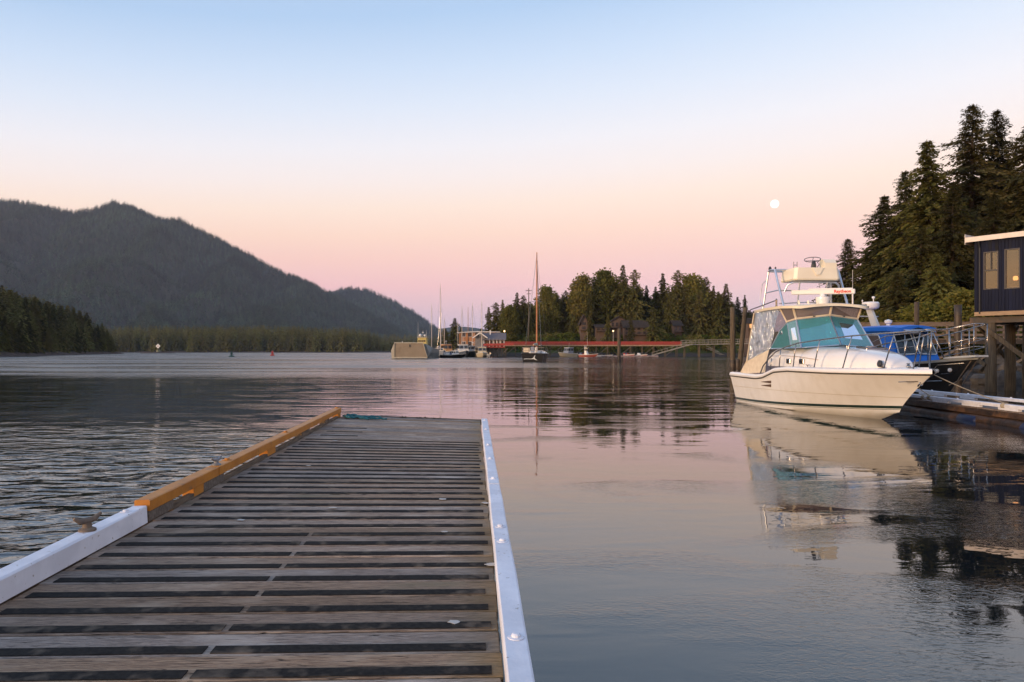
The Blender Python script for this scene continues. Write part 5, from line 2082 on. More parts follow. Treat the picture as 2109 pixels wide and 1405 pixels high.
# ------------------------------------------------------------------ boardwalk behind the boats
def make_boardwalk():
    p0, p1 = Vector((23.0, 51.5, 0)), Vector((48.0, 47.5, 0))
    d = (p1 - p0).normalized(); L = (p1 - p0).length
    s = Vector((-d.y, d.x, 0))
    Bw = empty('boardwalk', 'long timber boardwalk with post and rail fence on piles behind the boats', 'boardwalk', p0)
    up = Vector((0, 0, 1)); zd = 2.85
    M_RAILW = mat('railing_timber', (.21, .15, .11), .85, (.12, .085, .06), 3, (1, 1, 8), rnd=.2)
    k = 0
    t = 0.0
    pm = MB(); pm.prism([(0, 0, 0), (d.x * .19, d.y * .19, 0), (d.x * .19 + s.x * 2.0, d.y * .19 + s.y * 2, 0), (s.x * 2, s.y * 2, 0)], (0, 0, .05)); pmesh = pm.mesh('plank')
    while t < L:
        link('plank', pmesh, M_RAILW, Bw, d * t + up * (zd - .05)); t += .2
    for off in (.05, 1.95):
        tt = 0.0
        pm2 = MB().box(-.06, .06, -.06, .06, -.35, 1.12, .008).mesh('fence_post')
        while tt < L:
            link('fence_post', pm2, M_RAILW, Bw, d * tt + s * off + up * zd); tt += 1.8
        for z, hh in ((1.13, .05), (.98, .14), (.62, .14), (.26, .14)):
            mb = MB(); mb.beam(s * off - s * .08 + up * (zd + z), d * L + s * off - s * .08 + up * (zd + z), .045 if hh > .1 else .16, hh)
            mb.build('fence_rail', M_RAILW, Bw)
        mb = MB(); mb.beam(s * off + up * (zd - .22), d * L + s * off + up * (zd - .22), .12, .3); mb.build('stringer', M_WETPILE, Bw)
    tt = .4
    while tt < L:
        for off in (.3, 1.7):
            b = d * tt + s * off
            MB().tube([b + up * -1.2, b + up * (zd - .37)], .15, 8).build('pile', M_PILE, Bw, smooth=True)
        mb = MB(); mb.beam(d * tt + s * .3 + up * .6, d * tt + s * 1.7 + up * 2.3, .06, .16); mb.build('cross_brace', M_WOODGREY, Bw)
        mb = MB(); mb.beam(d * tt + s * .15 + up * 1.0, d * (tt + 2.6) + s * .15 + up * 2.4, .06, .16); mb.build('cross_brace', M_WOODGREY, Bw)
        tt += 2.7
    return Bw


make_boardwalk()


def piling(name, px, ytop, ybase, d, r_, label, lean=(0, 0), notch=0.0, group=None, m_=None):
    top = P(px, ytop, d); base = Vector((top.x, top.y, 0))
    o = empty(name, label, 'piling', base, group=group)
    H = top.z
    mb = MB()
    k = 9
    pts = [(lean[0] * t, lean[1] * t, -1.5 + (H + 1.5) * t) for t in [i / k for i in range(k + 1)]]
    mb.tube(pts, [r_ * (1.08 - .12 * i / k) * (1 + .03 * math.sin(i * 2.3)) for i in range(k + 1)], 12)
    mb.build('pile_shaft', m_ or M_PILE, o, smooth=True)
    mb = MB()
    mb.lathe([(r_ * 1.12, -.6), (r_ * 1.13, .3), (r_ * 1.11, .9), (r_ * 1.0, 1.05)], 12)
    mb.build('tide_weed', M_WETPILE, o, smooth=True)
    if notch:
        mb = MB(); mb.lathe([(r_ * .98, H - .02), (r_ * .9, H + .03), (0, H + .05)], 12, (lean[0], lean[1], 0)); mb.build('pile_cap', M_WOODGREY, o)
    return o


piling('mooring_pile', 1509, 634, 760, 82, .30, 'tall straight mooring pile, left one of the pair left of the cruiser', notch=1, group='mooring piles')
piling('mooring_pile', 1519.5, 634, 760, 84, .27, 'slightly leaning mooring pile, right one of the pair left of the cruiser', lean=(.9, 0), group='mooring piles')
piling('mooring_pile', 1275, 677, 742, 150, .34, 'single mooring pile standing before the red pier', notch=1, group='mooring piles')
piling('dock_pile', 1973, 628, 760, 46, .22, 'dark stout pile beside the bow rail of the blue boat', group='mooring piles', m_=M_WETPILE)
piling('dock_pile', 1888, 622, 760, 44, .14, 'weathered pile standing right behind the radar of the blue boat', group='mooring piles', m_=M_BARK)


# boulders under the house
def boulders():
    rnd = random.Random(8)
    M = mat('shore_rock', (.075, .066, .056), .85, (.035, .03, .026), 2.5, bump=.05, bscale=4, rnd=.3)
    i = 0
    n = 0
    while n < 24 and i < 900:
        i += 1
        x, y = rnd.uniform(28, 44), rnd.uniform(38, 60)
        h = land_h(x, y)
        if not (-.2 < h < 2.4):
            continue
        mb = MB()
        rr = rnd.uniform(.35, 1.0)
        rings, seg = 5, 8
        sd = rnd.random() * 50
        secs = []
        for a in range(rings + 1):
            th = math.pi * a / rings
            row = []
            for b in range(seg):
                ph = 2 * math.pi * b / seg
                v = Vector((math.sin(th) * math.cos(ph), math.sin(th) * math.sin(ph), math.cos(th)))
                k = rr * (1 + .35 * mnoise.noise(v * 1.3 + Vector((sd, 0, 0))))
                row.append(v * k * Vector((1.2, 1, .7)).length / 1.7)
            secs.append(row)
        mb.loft(secs, close=True)
        o = mb.build('boulder', M, auto=35)
        o.location = (x, y, h + .1); o.scale = (1.2, 1.0, .75)
        tag(o, 'dark rounded boulder on the shore below the navy house', 'rock', 'boulders below the house')
        n += 1


boulders()

# ------------------------------------------------------------------ harbour across the water
M_RED = mat('red_paint', (.36, .040, .026), .6, (.27, .032, .022), 2, rnd=.15)
M_ORANGE_BROWN = mat('orange_brown_timber', (.45, .20, .085), .7, (.34, .15, .06), 1)  # the hall's own orange-brown, also used on deck boxes
M_WTRIM = mat('white_trim', (.72, .66, .60), .6, (.62, .57, .52), 2)
M_SLATE = mat('slate_roof', (.17, .15, .155), .9, (.12, .11, .115), 3, spec=.1)
M_GLASSD = mat('dark_pane', (.03, .03, .035), .08, (.05, .045, .045), 1)
M_CEDAR = mat('cedar_wall', (.115, .074, .052), .85, (.08, .05, .036), 1.2, (6, 6, .6))
M_SHED = mat('grey_shingle', (.20, .185, .18), .85, (.15, .14, .135), 2)


def windows_on(parent, rects, y, dy=.08, m=None, trim=None):
    """Panes with trim on a wall that faces -y: (x0, x1, z0, z1)."""
    for x0, x1, z0, z1 in rects:
        f = MB()
        t = .10
        for a, b, c, d in ((x0 - t, x0, z0 - t, z1 + t), (x1, x1 + t, z0 - t, z1 + t), (x0, x1, z0 - t, z0), (x0, x1, z1, z1 + t)):
            f.box(a, b, y - dy, y + .02, c, d)
        F = f.build('window', trim or M_WTRIM, parent)
        MB().box(x0, x1, y - dy * .4, y + .02, z0, z1).build('pane', m or M_GLASSD, F)


def gable(mb, x0, x1, y0, y1, z, rise, along='y', eave=.5, th=.18):
    """Two roof slabs; ridge runs along the given axis."""
    if along == 'y':
        xm = (x0 + x1) / 2
        k = rise / (xm - x0)
        for sx, xe in ((-1, x0 - eave), (1, x1 + eave)):
            ze = z - k * eave
            mb.prism([(xe, y0 - eave, ze), (xm, y0 - eave, z + rise), (xm, y1 + eave, z + rise), (xe, y1 + eave, ze)], (0, 0, th))
    else:
        ym = (y0 + y1) / 2
        k = rise / (ym - y0)
        for ye in (y0 - eave, y1 + eave):
            ze = z - k * eave
            mb.prism([(x0 - eave, ye, ze), (x1 + eave, ye, ze), (x1 + eave, ym, z + rise), (x0 - eave, ym, z + rise)], (0, 0, th))


def make_boathouse():
    d = 232
    X = lambda px: (px - CX) / FPX * d
    Z = lambda py: CAM_H + (HZ - py) / FPX * d
    x0, x1 = X(997), X(1038)
    zb, ze, zr = Z(714), Z(699), Z(687)
    B = empty('boathouse', 'red boathouse with white trim and grey slate roof at the end of the red pier', 'building', (0, d, 0))
    MB().box(x0, x1, 0, 6.5, zb, ze).build('wall', M_RED, B)
    mb = MB(); gable(mb, x0, x1, -1.2, 6.5, ze + .05, zr - ze, 'x', .7)
    RF = mb.build('roof', M_SLATE, B)
    mb = MB(); mb.box(x0 + 1.7, x0 + 2.1, 1.4, 1.8, ze, zr + 1.1); mb.build('chimney', M_WTRIM, RF)
    w = (x1 - x0)
    windows_on(B, [(x0 + .25, x0 + 1.2, zb + .6, ze - .35)], -.0, m=mat('pale_orange_blind', (.75, .5, .28), .7))  # leftmost window has a plain pale orange blind
    windows_on(B, [(x0 + w * f, x0 + w * f + .75, zb + .55, ze - .4) for f in (.34, .52, .70, .86)], 0)
    for f in (0, .28, .46, .64, .80, 1.0):
        MB().box(x0 + w * f - .1, x0 + w * f + .1, -1.6, -1.4, zb, ze + .1).build('porch_post', M_WTRIM, B)
    MB().box(x0 - .3, x1 + .3, -1.9, 6.6, zb - .35, zb - .01).build('porch_deck', M_RED, B)
    mb = MB()
    mb.beam((x0 - .3, -1.8, zb + .55), (x1 + 3, -1.8, zb + .75), .06, .7)
    mb.build('porch_rail', M_RED, B)
    # gabled wing to the left, grey shingled, white barge boards
    xg0, xg1 = X(979), X(999.5)
    zg = Z(693); zp = Z(686.5)
    MB().box(xg0, xg1, -1.2, 6, zb - 1.2, zg).build('wing_wall', M_SHED, B)
    MB().prism([(xg0, -1.2, zg), (xg1, -1.2, zg), ((xg0 + xg1) / 2, -1.2, zp)], (0, 7.2, 0)).build('gable_end', M_SHED, B)
    mb = MB(); gable(mb, xg0, xg1, -1.6, 6, zg + .03, zp - zg, 'y', .6, .15); mb.build('wing_roof', M_SLATE, B)
    mb = MB()
    xm = (xg0 + xg1) / 2
    mb.beam((xg0 - .75, -2.25, zg - .55), (xm, -2.25, zp + .1), .08, .34)
    mb.beam((xm, -2.25, zp + .1), (xg1 + .75, -2.25, zg - .55), .08, .34)
    mb.box(xm - .07, xm + .07, -2.3, -2.2, zp - 1.0, zp)
    mb.build('barge_board', M_WTRIM, B)
    for k in range(8):
        for yy in (-1.4, 4):
            x = x0 - 2.5 + k * 1.35
            MB().tube([(x, yy, -1), (x, yy, zb - .36)], .16, 6).build('pile', M_PILE, B)
    mb = MB()
    for k in range(3):
        mb.beam((x0 + k * 2.6, -1.5, .4), (x0 + 2.4 + k * 2.6, -1.5, zb - .5), .1, .22)
    mb.build('cross_brace', M_WOODGREY, B)
    MB().box(x0 + .5, x1 - .5, .5, 5, .3, zb - .4).build('store_room', M_SHED, B)
    # tall timber building behind
    d2 = 258
    X2 = lambda px: (px - CX) / FPX * d2
    Z2 = lambda py: CAM_H + (HZ - py) / FPX * d2
    T = empty('timber_hall', 'tall orange brown timber hall with pale flat roof edge behind the boathouse', 'building', (0, d2, 0))
    xa, xb = X2(946), X2(1022)
    MB().box(xa, xb, 0, 9, .5, Z2(684.8)).build('wall', M_ORANGE_BROWN, T)
    mb = MB()
    mb.prism([(xa - .8, -.8, Z2(684.6)), (X2(985), -.8, Z2(682.4)), (xb + 1.4, -.8, Z2(683.4)), (xb + 1.4, -.8, Z2(684.7)), (X2(985), -.8, Z2(684.3)), (xa - .8, -.8, Z2(685.8))], (0, 10.5, 0))
    mb.build('roof', M_WTRIM, T)
    zz = Z2(690)
    windows_on(T, [(xa + .9 + k * 2.2, xa + 2.2 + k * 2.2, zz - .6, zz + .9) for k in range(5)], 0)
    windows_on(T, [(xa + .9 + k * 2.2, xa + 2.2 + k * 2.2, zz - 4, zz - 2.4) for k in range(3)], 0)
    mb = MB()
    for k in range(4):
        mb.box(xa + .2 + k * 2.6, xa + .45 + k * 2.6, -.3, -.05, .5, Z2(685))
    mb.build('wall_post', M_ORANGE_BROWN, T)


make_boathouse()


def make_red_pier():
    d = 252
    x0, x1 = (1038 - CX) / FPX * d, (1404 - CX) / FPX * d
    zt = CAM_H + (HZ - 703.5) / FPX * d; zd = CAM_H + (HZ - 710.5) / FPX * d
    Pr = empty('red_pier', 'long red railed pier on thin piles running along the peninsula', 'pier', (0, d, 0))
    M_DECK = mat('pier_deck_timber', (.33, .21, .12), .8, (.24, .15, .09), 1.5)
    MB().box(x0, x1, 0, 2.6, zd - .42, zd).build('deck', M_DECK, Pr)
    L = x1 - x0
    pm = MB().box(-.05, .05, -.05, .05, 0, zt - zd, 0).mesh('rail_post')
    for yy in (.06, 2.5):
        for k in range(int(L / 1.7) + 1):
            link('rail_post', pm, M_RED, Pr, (x0 + k * 1.7, yy, zd))
        for k in range(5):
            z = zd + (zt - zd) * (k + .6) / 5
            MB().box(x0, x1, yy - .09, yy - .055, z - .085, z + .085).build('rail_board', M_RED, Pr)
    for k in range(int(L / 4) + 1):
        x = x0 + k * 4
        for yy in (.3, 2.3):
            MB().tube([(x, yy, -1.5), (x, yy, zd - .43)], .15, 6).build('pile', M_PILE, Pr)
        if k % 2 == 0:
            mb = MB(); mb.beam((x, .1, .4), (x + 4, .1, zd - .6), .08, .16); mb.build('cross_brace', M_WOODGREY, Pr)
    return Pr


make_red_pier()


def make_grey_walk():
    d = 248
    W = empty('grey_walkway', 'grey timber walkway with open railing between the red pier and the shore', 'walkway', (0, d, 0))
    X = lambda px: (px - CX) / FPX * d
    Z = lambda py: CAM_H + (HZ - py) / FPX * d
    a, b = X(1405), X(1580)
    zd = Z(709.5); zt = Z(701)
    M_G = mat('grey_rail_timber', (.27, .24, .20), .85, (.18, .16, .13), 2)
    mb = MB(); mb.beam((a, 1, zd - .15), (b, 1, zd + .45), 2.0, .3); mb.build('deck', M_G, W)
    L = b - a
    pm = MB().box(-.05, .05, -.05, .05, 0, zt - zd).mesh('rail_post')
    pm2 = MB().box(-.022, .022, -.022, .022, .1, zt - zd - .1).mesh('baluster')
    for yy in (.05, 1.95):
        k = 0
        while k * 1.5 < L:
            link('rail_post', pm, M_G, W, (a + k * 1.5, yy, zd + .6 * k * 1.5 / L)); k += 1
        for z in (zt - zd, (zt - zd) * .45):
            mb = MB(); mb.beam((a, yy, zd + z), (b, yy, zd + z + .6), .09, .12); mb.build('rail', M_G, W)
    k = 0
    while k * .5 < L * .55:
        link('baluster', pm2, M_G, W, (a + k * .5, .05, zd + .6 * k * .5 / L)); k += 1
    for k in range(6):
        x = a + 1 + k * 5
        for yy in (.2, 1.8):
            MB().tube([(x, yy, -1.5), (x, yy, zd - .2)], .22 if k == 1 else .16, 6).build('pile', M_PILE, W)
    # gangway down to the float
    G = empty('gangway', 'pale sloping gangway leading down from the walkway to the float', 'gangway', (0, d, 0))
    for yy in (-1.4, -.3):
        mb = MB(); mb.beam((X(1342), yy, .55), (X(1424), yy, zd + .1), .09, .32); mb.build('truss_beam', M_G, G)
        mb = MB(); mb.beam((X(1342), yy, 1.5), (X(1424), yy, zd + 1.1), .06, .07); mb.build('handrail', M_G, G)
        for k in range(9):
            t = k / 8
            x = X(1342) + (X(1424) - X(1342)) * t
            MB().box(x - .03, x + .03, yy - .03, yy + .03, .55 + (zd - .45) * t, 1.5 + (zd - .4) * t).build('rail_post', M_G, G)
    mb = MB(); mb.beam((X(1342), -.85, .60), (X(1424), -.85, zd + .12), 1.0, .06); mb.build('tread', M_G, G)
    # float under the pier
    F = empty('pier_float', 'long low pinkish float lying in front of the red pier', 'float', (0, d, 0))
    MB().box(X(1235), X(1352), -3.4, -.2, .12, .42, .05).build('float_deck', mat('float_deck', (.42, .32, .29), .8, (.30, .23, .20), 1), F)
    for k in range(7):
        x = X(1238) + k * 2.6
        MB().box(x, x + 1.6, -3.3, -.3, -.4, .11, .1).build('float_billet', M_DARK, F)
    # ramp steps on the beach
    S = empty('beach_stairs', 'small timber stairs down the beach under the grey walkway', 'stairs', (0, 0, 0))
    for k in range(7):
        p = Vector((X(1478) + k * .55, 262 - k * .8, 0)); g = 3.0 - k * .36
        MB().box(p.x, p.x + 1.6, p.y, p.y + .8, g - .15, g).build('step', M_G, S)
    mb = MB(); mb.beam((X(1478) - .1, 262.4, 3.9), (X(1478) + 3.2, 257.6, 1.7), .08, .12); mb.build('stair_rail', M_G, S)


make_grey_walk()


def lamp_post(px, ytop, ybase, d, label, lit=True):
    p = P(px, ytop, d); zb = CAM_H + (HZ - ybase) / FPX * d
    o = empty('lamp_post', label, 'lamp post', (p.x, p.y, zb))
    h = p.z - zb
    mb = MB(); mb.tube([(0, 0, 0), (0, 0, h)], [.10, .07], 8); mb.lathe([(.18, 0), (.18, .15), (.1, .2)], 8); mb.build('pole', mat('pale_post', (.40, .36, .29), .7), o)
    mb = MB(); mb.lathe([(.10, h), (.24, h + .12), (.28, h + .3), (.2, h + .5), (.0, h + .56)], 10)
    mb.build('lamp_globe', mat('lamp_globe_glow', (.9, .75, .5), .4, emit=(1.0, .66, .32), estr=2.6), o, smooth=True)


lamp_post(1263, 683.5, 709, 254, 'lit globe lamp post rising behind the red pier railing')
lamp_post(1039, 684, 712, 236, 'lit lamp post at the right end of the boathouse porch')


def make_cedar_house(px0, px1, yb, yt, d, label, name='cedar_house', wins=3, roof='x', glow=False, storeys=1):
    X = lambda px: (px - CX) / FPX * d
    Z = lambda py: CAM_H + (HZ - py) / FPX * d
    x0, x1, z0, z1 = X(px0), X(px1), Z(yb), Z(yt)
    rise = min(3.2, (z1 - z0) * .45)
    g = land_h((x0 + x1) / 2, d) - 1.5
    o = empty(name, label, 'house', (0, d, 0))
    MB().box(x0, x1, 0, 8, min(g, z0 - 1), z1 - rise).build('wall', M_CEDAR, o)
    mb = MB(); gable(mb, x0, x1, 0, 8, z1 - rise, rise, roof, .7, .2); RF = mb.build('roof', mat('dark_shake_roof', (.060, .046, .038), .95, (.04, .032, .027), 2, spec=.05), o)
    if roof == 'y':
        MB().prism([(x0, 0, z1 - rise), (x1, 0, z1 - rise), ((x0 + x1) / 2, 0, z1)], (0, 8, 0)).build('gable_end', M_CEDAR, o)
    w = (x1 - x0) / wins
    hs = (z1 - rise - z0) / storeys
    gl = mat('lit_window', (.9, .55, .28), .6, emit=(1.0, .42, .14), estr=.75) if glow else None
    for s in range(storeys):
        windows_on(o, [(x0 + w * (k + .22), x0 + w * (k + .74), z0 + hs * s + hs * .22, z0 + hs * s + hs * .82) for k in range(wins)], 0, m=gl, trim=M_CEDAR)
    mb = MB()
    mb.box(x0 - .5, x1 + .5, -1.6, -.02, z0 - .1, z0 + .08)
    mb.build('balcony_floor', M_CEDAR, o)
    mb = MB()
    for k in range(int((x1 - x0 + 1) / .55) + 1):
        mb.box(x0 - .5 + k * .55, x0 - .44 + k * .55, -1.6, -1.54, z0 + .08, z0 + 1.0)
    mb.box(x0 - .5, x1 + .5, -1.64, -1.5, z0 + 1.0, z0 + 1.08)
    mb.build('balcony_rail', M_CEDAR, o)
    return o


make_cedar_house(1258, 1292, 675, 652, 284, 'upper cedar gable of the lodge with three tall windows above the pier', roof='y', wins=4)
make_cedar_house(1286, 1334, 690, 660, 279, 'big cedar lodge with two rows of windows among trees above the pier', wins=4, storeys=2)
make_cedar_house(1228, 1247, 682, 668, 281, 'low reddish cedar cabin left of the lodge', wins=2)
make_cedar_house(1196, 1210, 680, 648, 283, 'narrow tall cedar house half hidden by trees left of the cabin', wins=1, roof='y', storeys=2)
make_cedar_house(1389, 1404, 683, 660, 282, 'small cedar house with slatted balcony right of the lodge', wins=2)
make_cedar_house(1541, 1574, 678, 655, 262, 'house with dark roof and glowing orange windows right of the mooring piles', wins=3, glow=True)


def utility_pole():
    p = P(1089, 594, 275); g = land_h(p.x, 275)
    o = empty('utility_pole', 'tall utility pole with crossarm rising above trees left of the wooden mast', 'pole', (p.x, 275, g))
    h = p.z - g
    MB().tube([(0, 0, 0), (0, 0, h)], [.22, .14], 8).build('pole', M_PILE, o)
    MB().box(-1.1, 1.1, -.08, .08, h - 1.0, h - .8).build('crossarm', M_PILE, o)
    MB().box(-.8, .8, -.08, .08, h - 2.2, h - 2.0).build('crossarm', M_PILE, o)
    mb = MB()
    for x in (-1, -.4, .4, 1):
        mb.lathe([(.06, h - .8), (.08, h - .7), (.03, h - .55)], 6, (x, 0, 0))
    mb.build('insulator', M_GLASSD, o)


utility_pole()


# ------------------------------------------------------------------ boats in the harbour
M_MAST = mat('pale_mast', (.60, .50, .40), .5, (.52, .43, .34), 2)
M_WOODMAST = mat('varnished_mast', (.42, .17, .07), .4, (.34, .13, .05), 2, (3, 3, .5))
M_BWHITE = mat('boat_white', (.72, .68, .62), .35, (.64, .60, .55), 1.2)
M_SAIL = mat('sail_cover', (.10, .13, .22), .8)


def harbour_boat(px, yw, L, B, free, hull_m, label, head, cabin=None, cabin_m=None, mast=None, mast_x=.55, cat='boat', name='moored_boat', d=None, boom=True, group='boats moored in the harbour', mast_m=None, clutter=0, radar=False, whip=None):
    d = d or CAM_H * FPX / (yw - HZ)
    c = P(px, yw, d)
    o = empty(name, label, cat, group=group)
    hd = Vector((head[0], head[1], 0)).normalized()
    st = Vector((c.x, c.y, 0)) - hd * L * .5
    place(o, hd, st)
    h = Hull(L * .9, L, B / 2, B / 2 * .82, [(0, free * .9), (.5, free * .9), (1, free * 1.2)], [(0, 0), (.6, .05), (1, .25)], keel=-.5, t0=.35, ps=2.2, pw=1.7)
    h.shell(5, 16).build('hull', hull_m, o, auto=40)
    h.deck(.02, .06, .02, n=14, m=4).build('deck', M_BWHITE, o, smooth=True)
    h.band(lambda t: h.z_at(h.zs, t) - .12, lambda t: h.z_at(h.zs, t) + .06, .03, 16).build('gunwale_strake', M_BWHITE, o)
    cm = cabin_m or M_BWHITE
    if cabin:
        x0, x1, w, z1 = cabin
        x0, x1 = x0 * L, x1 * L
        w *= B / 2
        mb = MB()
        mb.loft([[(x0, -w, free * .8), (x0, -w * .92, z1), (x0, w * .92, z1), (x0, w, free * .8)],
                 [(x1 - .25 * (z1 - free), -w, free * .8), (x1 - .6 * (z1 - free), -w * .88, z1), (x1 - .6 * (z1 - free), w * .88, z1), (x1 - .25 * (z1 - free), w, free * .8)]], cap0=True, cap1=True)
        cb = mb.build('cabin', cm, o)
        MB().box(x0 - .15, x1 - .5 * (z1 - free), -w * 1.02, w * 1.02, z1, z1 + .09, .03).build('cabin_roof', M_BWHITE, o)
        zw0, zw1 = free + (z1 - free) * .42, free + (z1 - free) * .85
        for s in (-1, 1):
            n_ = max(2, int((x1 - x0) / 1.1))
            for k in range(n_):
                a = x0 + (x1 - x0 - .5) * (k + .15) / n_
                b = x0 + (x1 - x0 - .5) * (k + .85) / n_
                yy = s * w * .985
                MB().box(a, b, min(yy, yy - s * .1), max(yy, yy + s * .015), zw0, zw1).build('window', M_GLASSD, cb)
        for k in (-1, 1):
            xx = x1 - .45 * (z1 - free)
            MB().prism([(xx + .06, k * w * .08, zw0), (xx + .06, k * w * .80, zw0), (xx - .10, k * w * .76, zw1), (xx - .10, k * w * .08, zw1)], (.05, 0, 0)).build('window', M_GLASSD, cb)
            MB().box(x0 - .02, x0 + .05, min(k * w * .12, k * w * .75), max(k * w * .12, k * w * .75), zw0, zw1).build('window', M_GLASSD, cb)
    if mast:
        mx = mast_x * L
        mm = mast_m or M_MAST
        MB().tube([(mx, 0, free * .5), (mx, 0, mast * .6), (mx, 0, mast)], [.105, .095, .06], 8).build('mast', mm, o)
        if boom:
            MB().tube([(mx, 0, free + 1.3), (mx - .38 * L, 0, free + 1.35)], .07, 6).build('boom', mm, o)
            mb = MB(); mb.tube([(mx - .1, 0, free + 1.5), (mx - .2 * L, 0, free + 1.5), (mx - .36 * L, 0, free + 1.46)], [.19, .16, .1], 8); mb.build('furled_sail', M_SAIL, o)
        mb = MB()
        for s in (-1, 1):
            mb.tube([(mx, s * .6, mast * .62), (mx, 0, mast * .62)], .025, 4)
            mb.tube([(mx - .1, s * B * .45, free), (mx, s * .6, mast * .62), (mx, 0, mast * .97)], .013, 3)
        mb.tube([(L * .98, 0, free * 1.2), (mx, 0, mast * .95)], .02, 3)
        mb.tube([(.1, 0, free), (mx, 0, mast * .99)], .012, 3)
        mb.build('rigging', M_STEEL, o)
    if radar:
        mb = MB(); z = (cabin[3] if cabin else free)
        mb.tube([(.45 * L, 0, z), (.45 * L, 0, z + 1.0)], .05, 6); mb.lathe([(.2, z + 1.0), (.34, z + 1.06), (.34, z + 1.2), (.0, z + 1.28)], 12, (.45 * L, 0, 0)); mb.build('radar_dome', M_BWHITE, o)
    if whip:
        z = (cabin[3] if cabin else free)
        MB().tube([(.4 * L, .3, z), (.38 * L, .3, z + whip)], [.025, .01], 5).build('whip_antenna', M_BWHITE, o)
    rnd = random.Random(int(px))
    for k in range(clutter):
        x, y = rnd.uniform(.05, .3) * L, rnd.uniform(-.4, .4) * B
        s = rnd.uniform(.25, .5)
        MB().box(x - s, x + s, y - s * .8, y + s * .8, free * .85, free * .85 + s * 1.6, .05).build('deck_box', rnd.choice((M_ORANGE_BROWN, M_BWHITE, M_SAIL, M_RED)), o)
    # stanchions and lifelines
    mb = MB()
    for s in (-1, 1):
        pts = [h.pt(t, 1, -.06, s) for t in (.02, .2, .4, .6, .8, .97)]
        for p in pts:
            mb.tube([p, p + Vector((0, 0, .65))], .02, 4)
        mb.tube([p + Vector((0, 0, .64)) for p in pts], .014, 4)
    mb.build('lifeline', M_STEEL, o)
    return o


GRYH = mat('grey_blue_hull', (.30, .31, .33), .45, (.25, .26, .28), 1)
DGRN = mat('dark_green_hull', (.045, .055, .048), .4, (.035, .045, .04), 1)
BLKH = mat('black_hull', (.006, .006, .007), .45, (.010, .010, .010), 1, spec=.2)
CRMH = mat('cream_hull', (.58, .47, .30), .45, (.50, .40, .26), 1)
NVYH = mat('slate_blue_hull', (.10, .115, .14), .4, (.08, .09, .11), 1)
ORGC = mat('orange_cabin', (.62, .30, .10), .6, (.52, .25, .08), 1)

harbour_boat(905, 735, 12, 4.0, 1.9, GRYH, 'grey hulled sailboat with the tallest pale mast beside the landing craft', (.35, -1), (.2, .62, .6, 2.9), None, 24.6, .62, d=245)
harbour_boat(889, 733.5, 11, 3.6, 1.5, NVYH, 'sailboat mostly hidden behind the landing craft with a slim pale mast', (.1, 1), (.25, .6, .6, 2.5), None, 19.5, .5, d=268)
harbour_boat(920, 734, 11, 4.2, 1.7, BLKH, 'fishing boat with orange wheelhouse behind the grey sailboat', (.5, -1), (.35, .72, .8, 4.4), ORGC, 14.0, .30, d=262, boom=False, clutter=4, radar=True)
harbour_boat(908, 733, 10, 3.4, 1.4, M_BWHITE, 'white sailboat with a mid height mast behind the grey sailboat', (-.1, 1), (.25, .6, .6, 2.4), None, 19.0, .5, d=285)
harbour_boat(936, 737.5, 8.0, 3.6, 1.0, BLKH, 'low black workboat cluttered with gear at the front of the harbour', (1, -.5), (.45, .68, .5, 2.0), None, None, d=210, clutter=7, name='workboat')
harbour_boat(954, 735, 10, 4.0, 1.8, NVYH, 'slate blue boat with white wheelhouse and aft mast between workboat and green boat', (.25, -1), (.3, .72, .78, 4.1), M_BWHITE, 16.8, .28, d=236, clutter=2, whip=3)
harbour_boat(943, 733.5, 10, 3.5, 1.4, M_BWHITE, 'white sailboat in the second row behind the workboat', (.1, 1), (.25, .6, .6, 2.4), None, 13.8, .5, d=275)
harbour_boat(975, 734.5, 11, 4.2, 1.9, DGRN, 'dark green boat with white cabin and a mast in front of the boathouse', (.45, -1), (.28, .66, .72, 3.6), M_BWHITE, 18.0, .42, d=240, clutter=2, radar=True)
harbour_boat(964, 733, 10, 3.4, 1.4, M_BWHITE, 'white sailboat with a thin tall mast behind the green boat', (.1, 1), (.25, .6, .6, 2.4), None, 19.0, .5, d=280, mast_m=M_WOODMAST)
harbour_boat(993, 734, 9, 3.6, 1.3, CRMH, 'cream yellow motorboat beside the red boathouse', (.1, -1), (.3, .7, .75, 3.2), CRMH, 18.0, .3, d=228, boom=False, whip=2)
harbour_boat(1005, 733.5, 5, 1.9, .8, GRYH, 'small grey skiff tucked under the boathouse deck', (.3, -1), None, None, None, d=226, name='skiff')
harbour_boat(1167, 732.5, 8.2, 3.0, 1.3, CRMH, 'tan motorboat with grey windowed cabin below the red pier', (-.75, -.7), (.25, .62, .8, 3.1), mat('grey_cabin', (.22, .23, .26), .4), None, d=243, whip=2)
harbour_boat(1213, 732.8, 6.5, 2.5, .9, mat('red_inflatable', (.38, .09, .06), .6), 'red and white workboat with upright cabin below the red pier', (.9, -.5), (.30, .55, .6, 3.6), M_BWHITE, None, d=240, whip=5, clutter=2)
harbour_boat(1243, 731.8, 6.5, 1.9, .6, M_BWHITE, 'long pale open skiff alongside the float', (1, -.15), None, None, None, d=246, name='skiff')
harbour_boat(1297, 731.6, 4.6, 1.8, .8, mat('red_skiff', (.34, .08, .05), .6), 'red dinghy with outboard gear on the float, left one of two', (.6, -.8), None, None, None, d=247, name='dinghy', clutter=3)
harbour_boat(1323, 731.4, 4.2, 1.7, .7, mat('red_skiff', (.34, .08, .05), .6), 'red dinghy on the float nearest the gangway', (.7, -.7), None, None, None, d=247.5, name='dinghy', clutter=2)


